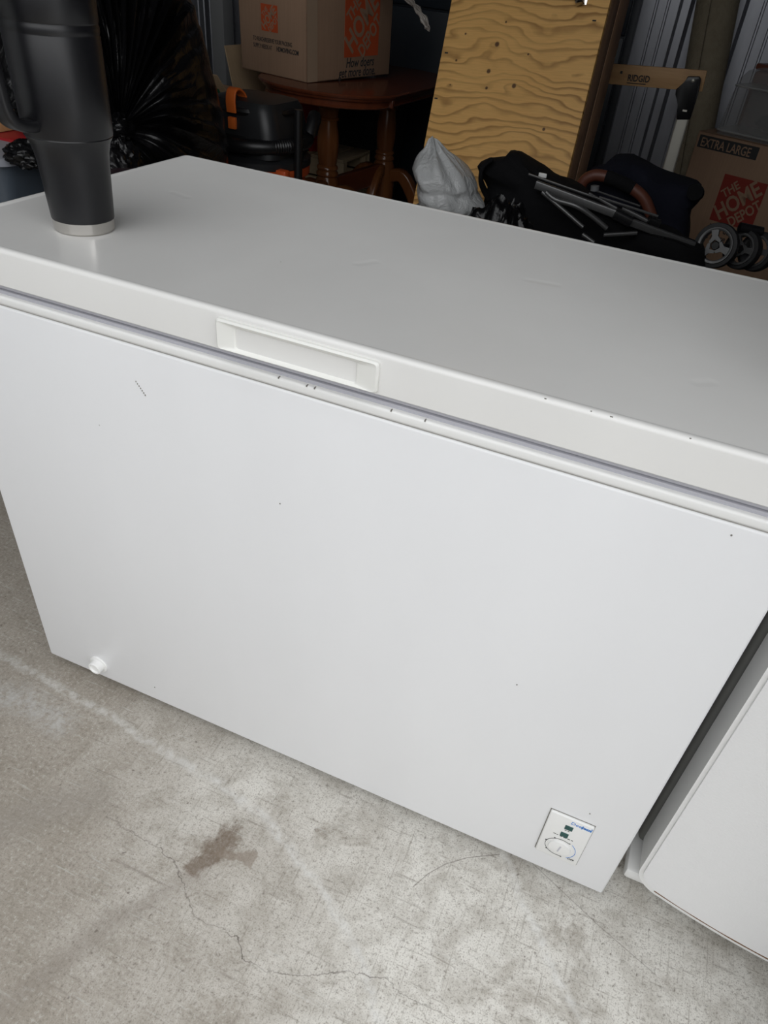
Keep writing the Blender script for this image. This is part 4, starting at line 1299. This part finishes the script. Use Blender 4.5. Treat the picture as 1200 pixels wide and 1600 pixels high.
fabric('canopy', dense([(945, 258), (958, 246), (985, 247), (1005, 256), (1032, 268), (1060, 280), (1086, 289), (1094, 296), (1092, 312), (1080, 322), (1076, 345), (1075, 372), (1040, 372), (990, 360), (940, 330), (915, 300), (925, 265)]), 1.86, 2.06, 'fabric_navy', sr, 6, 0.03)
tube('canopy_hinge', [at(1086, 300, 1.84), at(1088, 302, 1.90)], 0.024, 'fabric_black', sr, 16)
# tubes
def bartube(name, a, b, ya, yb, w_, h_, m):
    return tube(name, [at(*a, ya), at(*b, yb)], 0.01, m, sr, sec=rsec(w_, h_, min(w_, h_) * 0.3), ref=(0, 1, 0))
bartube('frame_tube', (837, 288), (966, 336), 1.58, 1.60, 0.024, 0.014, 'alu')
bartube('frame_tube', (980, 345), (1084, 384), 1.60, 1.66, 0.022, 0.014, 'alu')
box_c = bartube('joint', (960, 333), (986, 346), 1.595, 1.605, 0.03, 0.038, 'blackplastic')
bartube('frame_tube', (826, 272), (940, 312), 1.57, 1.60, 0.006, 0.006, 'alu')
bartube('frame_tube', (936, 308), (1028, 338), 1.60, 1.64, 0.007, 0.006, 'alu')
bartube('frame_tube', (920, 302), (975, 332), 1.60, 1.61, 0.008, 0.008, 'alu')
bartube('frame_tube', (972, 325), (1013, 346), 1.63, 1.64, 0.012, 0.014, 'alu')
bartube('frame_tube', (925, 296), (1000, 322), 1.64, 1.68, 0.005, 0.005, 'alu')
bartube('frame_tube', (943, 367), (995, 364), 1.57, 1.60, 0.010, 0.014, 'alu')
tube('frame_rod', smoothpath([at(853, 300, 1.55), at(868, 312, 1.55), at(900, 322, 1.55), at(925, 338, 1.56), at(948, 357, 1.57)], 5), 0.0075, 'alu', sr, 10)
tube('frame_rod', [at(847, 300, 1.55), at(880, 328, 1.55), at(911, 355, 1.55)], 0.006, 'alu', sr, 10)
tube('frame_rod', [at(910, 366, 1.53), at(928, 379, 1.53)], 0.006, 'alu', sr, 10)
tube('frame_rod', [at(912, 326, 1.58), at(937, 345, 1.58)], 0.005, 'alu', sr, 10)
bartube('joint', (1013, 343), (1030, 350), 1.63, 1.64, 0.022, 0.026, 'blackplastic')
tube('release_knob', [at(930, 290, 1.57), at(929, 298, 1.57)], 0.012, 'grey_rubber', sr, 14)
gp = smoothpath([at(905, 296, 1.80), at(914, 281, 1.80), at(930, 274, 1.80), at(950, 277, 1.80), at(972, 286, 1.80), at(992, 297, 1.80), at(1008, 313, 1.80), at(1018, 338, 1.80)], 6)
tube('grip_bar', gp, 0.0175, 'leather', sr, 16)
k0, k1 = int(len(gp) * 0.40), int(len(gp) * 0.70)
tube('grip_sleeve', gp[k0:k1], 0.0195, 'fabric_black', sr, 16)
box('reflector', tuple(at(848, 274, 1.60) - Vector((0.012, 0.003, 0.006))), tuple(at(848, 274, 1.60) + Vector((0.012, 0.003, 0.006))), 'plastic', sr, 0.002)
def wheel(cen, R, axis, parent, full=True):
    axis = Vector(axis).normalized()
    zq = Vector((0, 0, 1)).rotation_difference(axis).to_matrix().to_4x4()
    mt = Matrix.Translation(cen) @ zq
    ty = lathe('wheel', [(R * 0.80, -0.014), (R * 0.97, -0.013), (R, -0.008), (R, 0.008), (R * 0.97, 0.013), (R * 0.80, 0.014), (R * 0.78, 0.0), (R * 0.80, -0.014)], 'rubber', parent, 40, 35, mt)
    lathe('wheel_rim', [(R * 0.66, 0.0155), (R * 0.70, 0.0175), (R * 0.79, 0.0175), (R * 0.82, 0.0145), (R * 0.8, -0.012), (R * 0.66, -0.012), (R * 0.66, 0.0155)], 'alu', ty, 40, 40, mt)
    lathe('wheel_hub', [(0, 0.012), (R * 0.16, 0.012), (R * 0.2, 0.008), (R * 0.2, -0.012), (0, -0.012)], 'blackplastic', ty, 24, 40, mt)
    if full:
        for kk in range(3):
            a = 2 * PI * kk / 3 + PI / 2 + 0.06
            d = Vector((math.cos(a), math.sin(a), 0)); e = Vector((-math.sin(a), math.cos(a), 0))
            zz = Vector((0, 0, 0.008))
            # Y-shaped spoke: stem at the rim, two curved arms towards the neighbours
            pts = [d * R * 0.70 + e * R * 0.17, d * R * 0.40 + e * R * 0.13, d * R * 0.20 + e * R * 0.27, d * R * 0.10 + e * R * 0.21, d * R * 0.26, d * R * 0.10 - e * R * 0.21, d * R * 0.20 - e * R * 0.27, d * R * 0.40 - e * R * 0.13, d * R * 0.70 - e * R * 0.17]
            prism('spoke', [mt @ (p + zz) for p in pts], (mt.to_3x3() @ Vector((0, 0, 0.009))), 'alu', ty, 0.0)
    return ty
wc = at(1119, 384, 1.70)
wheel(wc, 0.063, (-0.30, -0.93, 0.22), sr)
wheel(wc + Vector((0.075, 0.03, -0.003)), 0.056, (-0.55, -0.80, 0.2), sr)
wheel(wc + Vector((0.118, 0.045, -0.004)), 0.056, (-0.6, -0.78, 0.2), sr)
tube('wheel_fork', [wc + Vector((0.045, 0.03, 0.055)), wc + Vector((0.11, 0.05, 0.05))], 0.014, 'blackplastic', sr, 12)
tube('wheel_axle', [wc - Vector((0.0, 0.0, 0.0)), wc + Vector((0.13, 0.06, -0.003))], 0.008, 'blackplastic', sr, 10)
shift_tree(sr)

for o in bpy.data.objects:
    if o.get('kind') == 'structure':
        o['label'] = o.get('label', {'floor': 'worn grey concrete floor', 'ceiling': 'sheet metal ceiling'}.get(o.name, o.name.replace('_', ' ')))
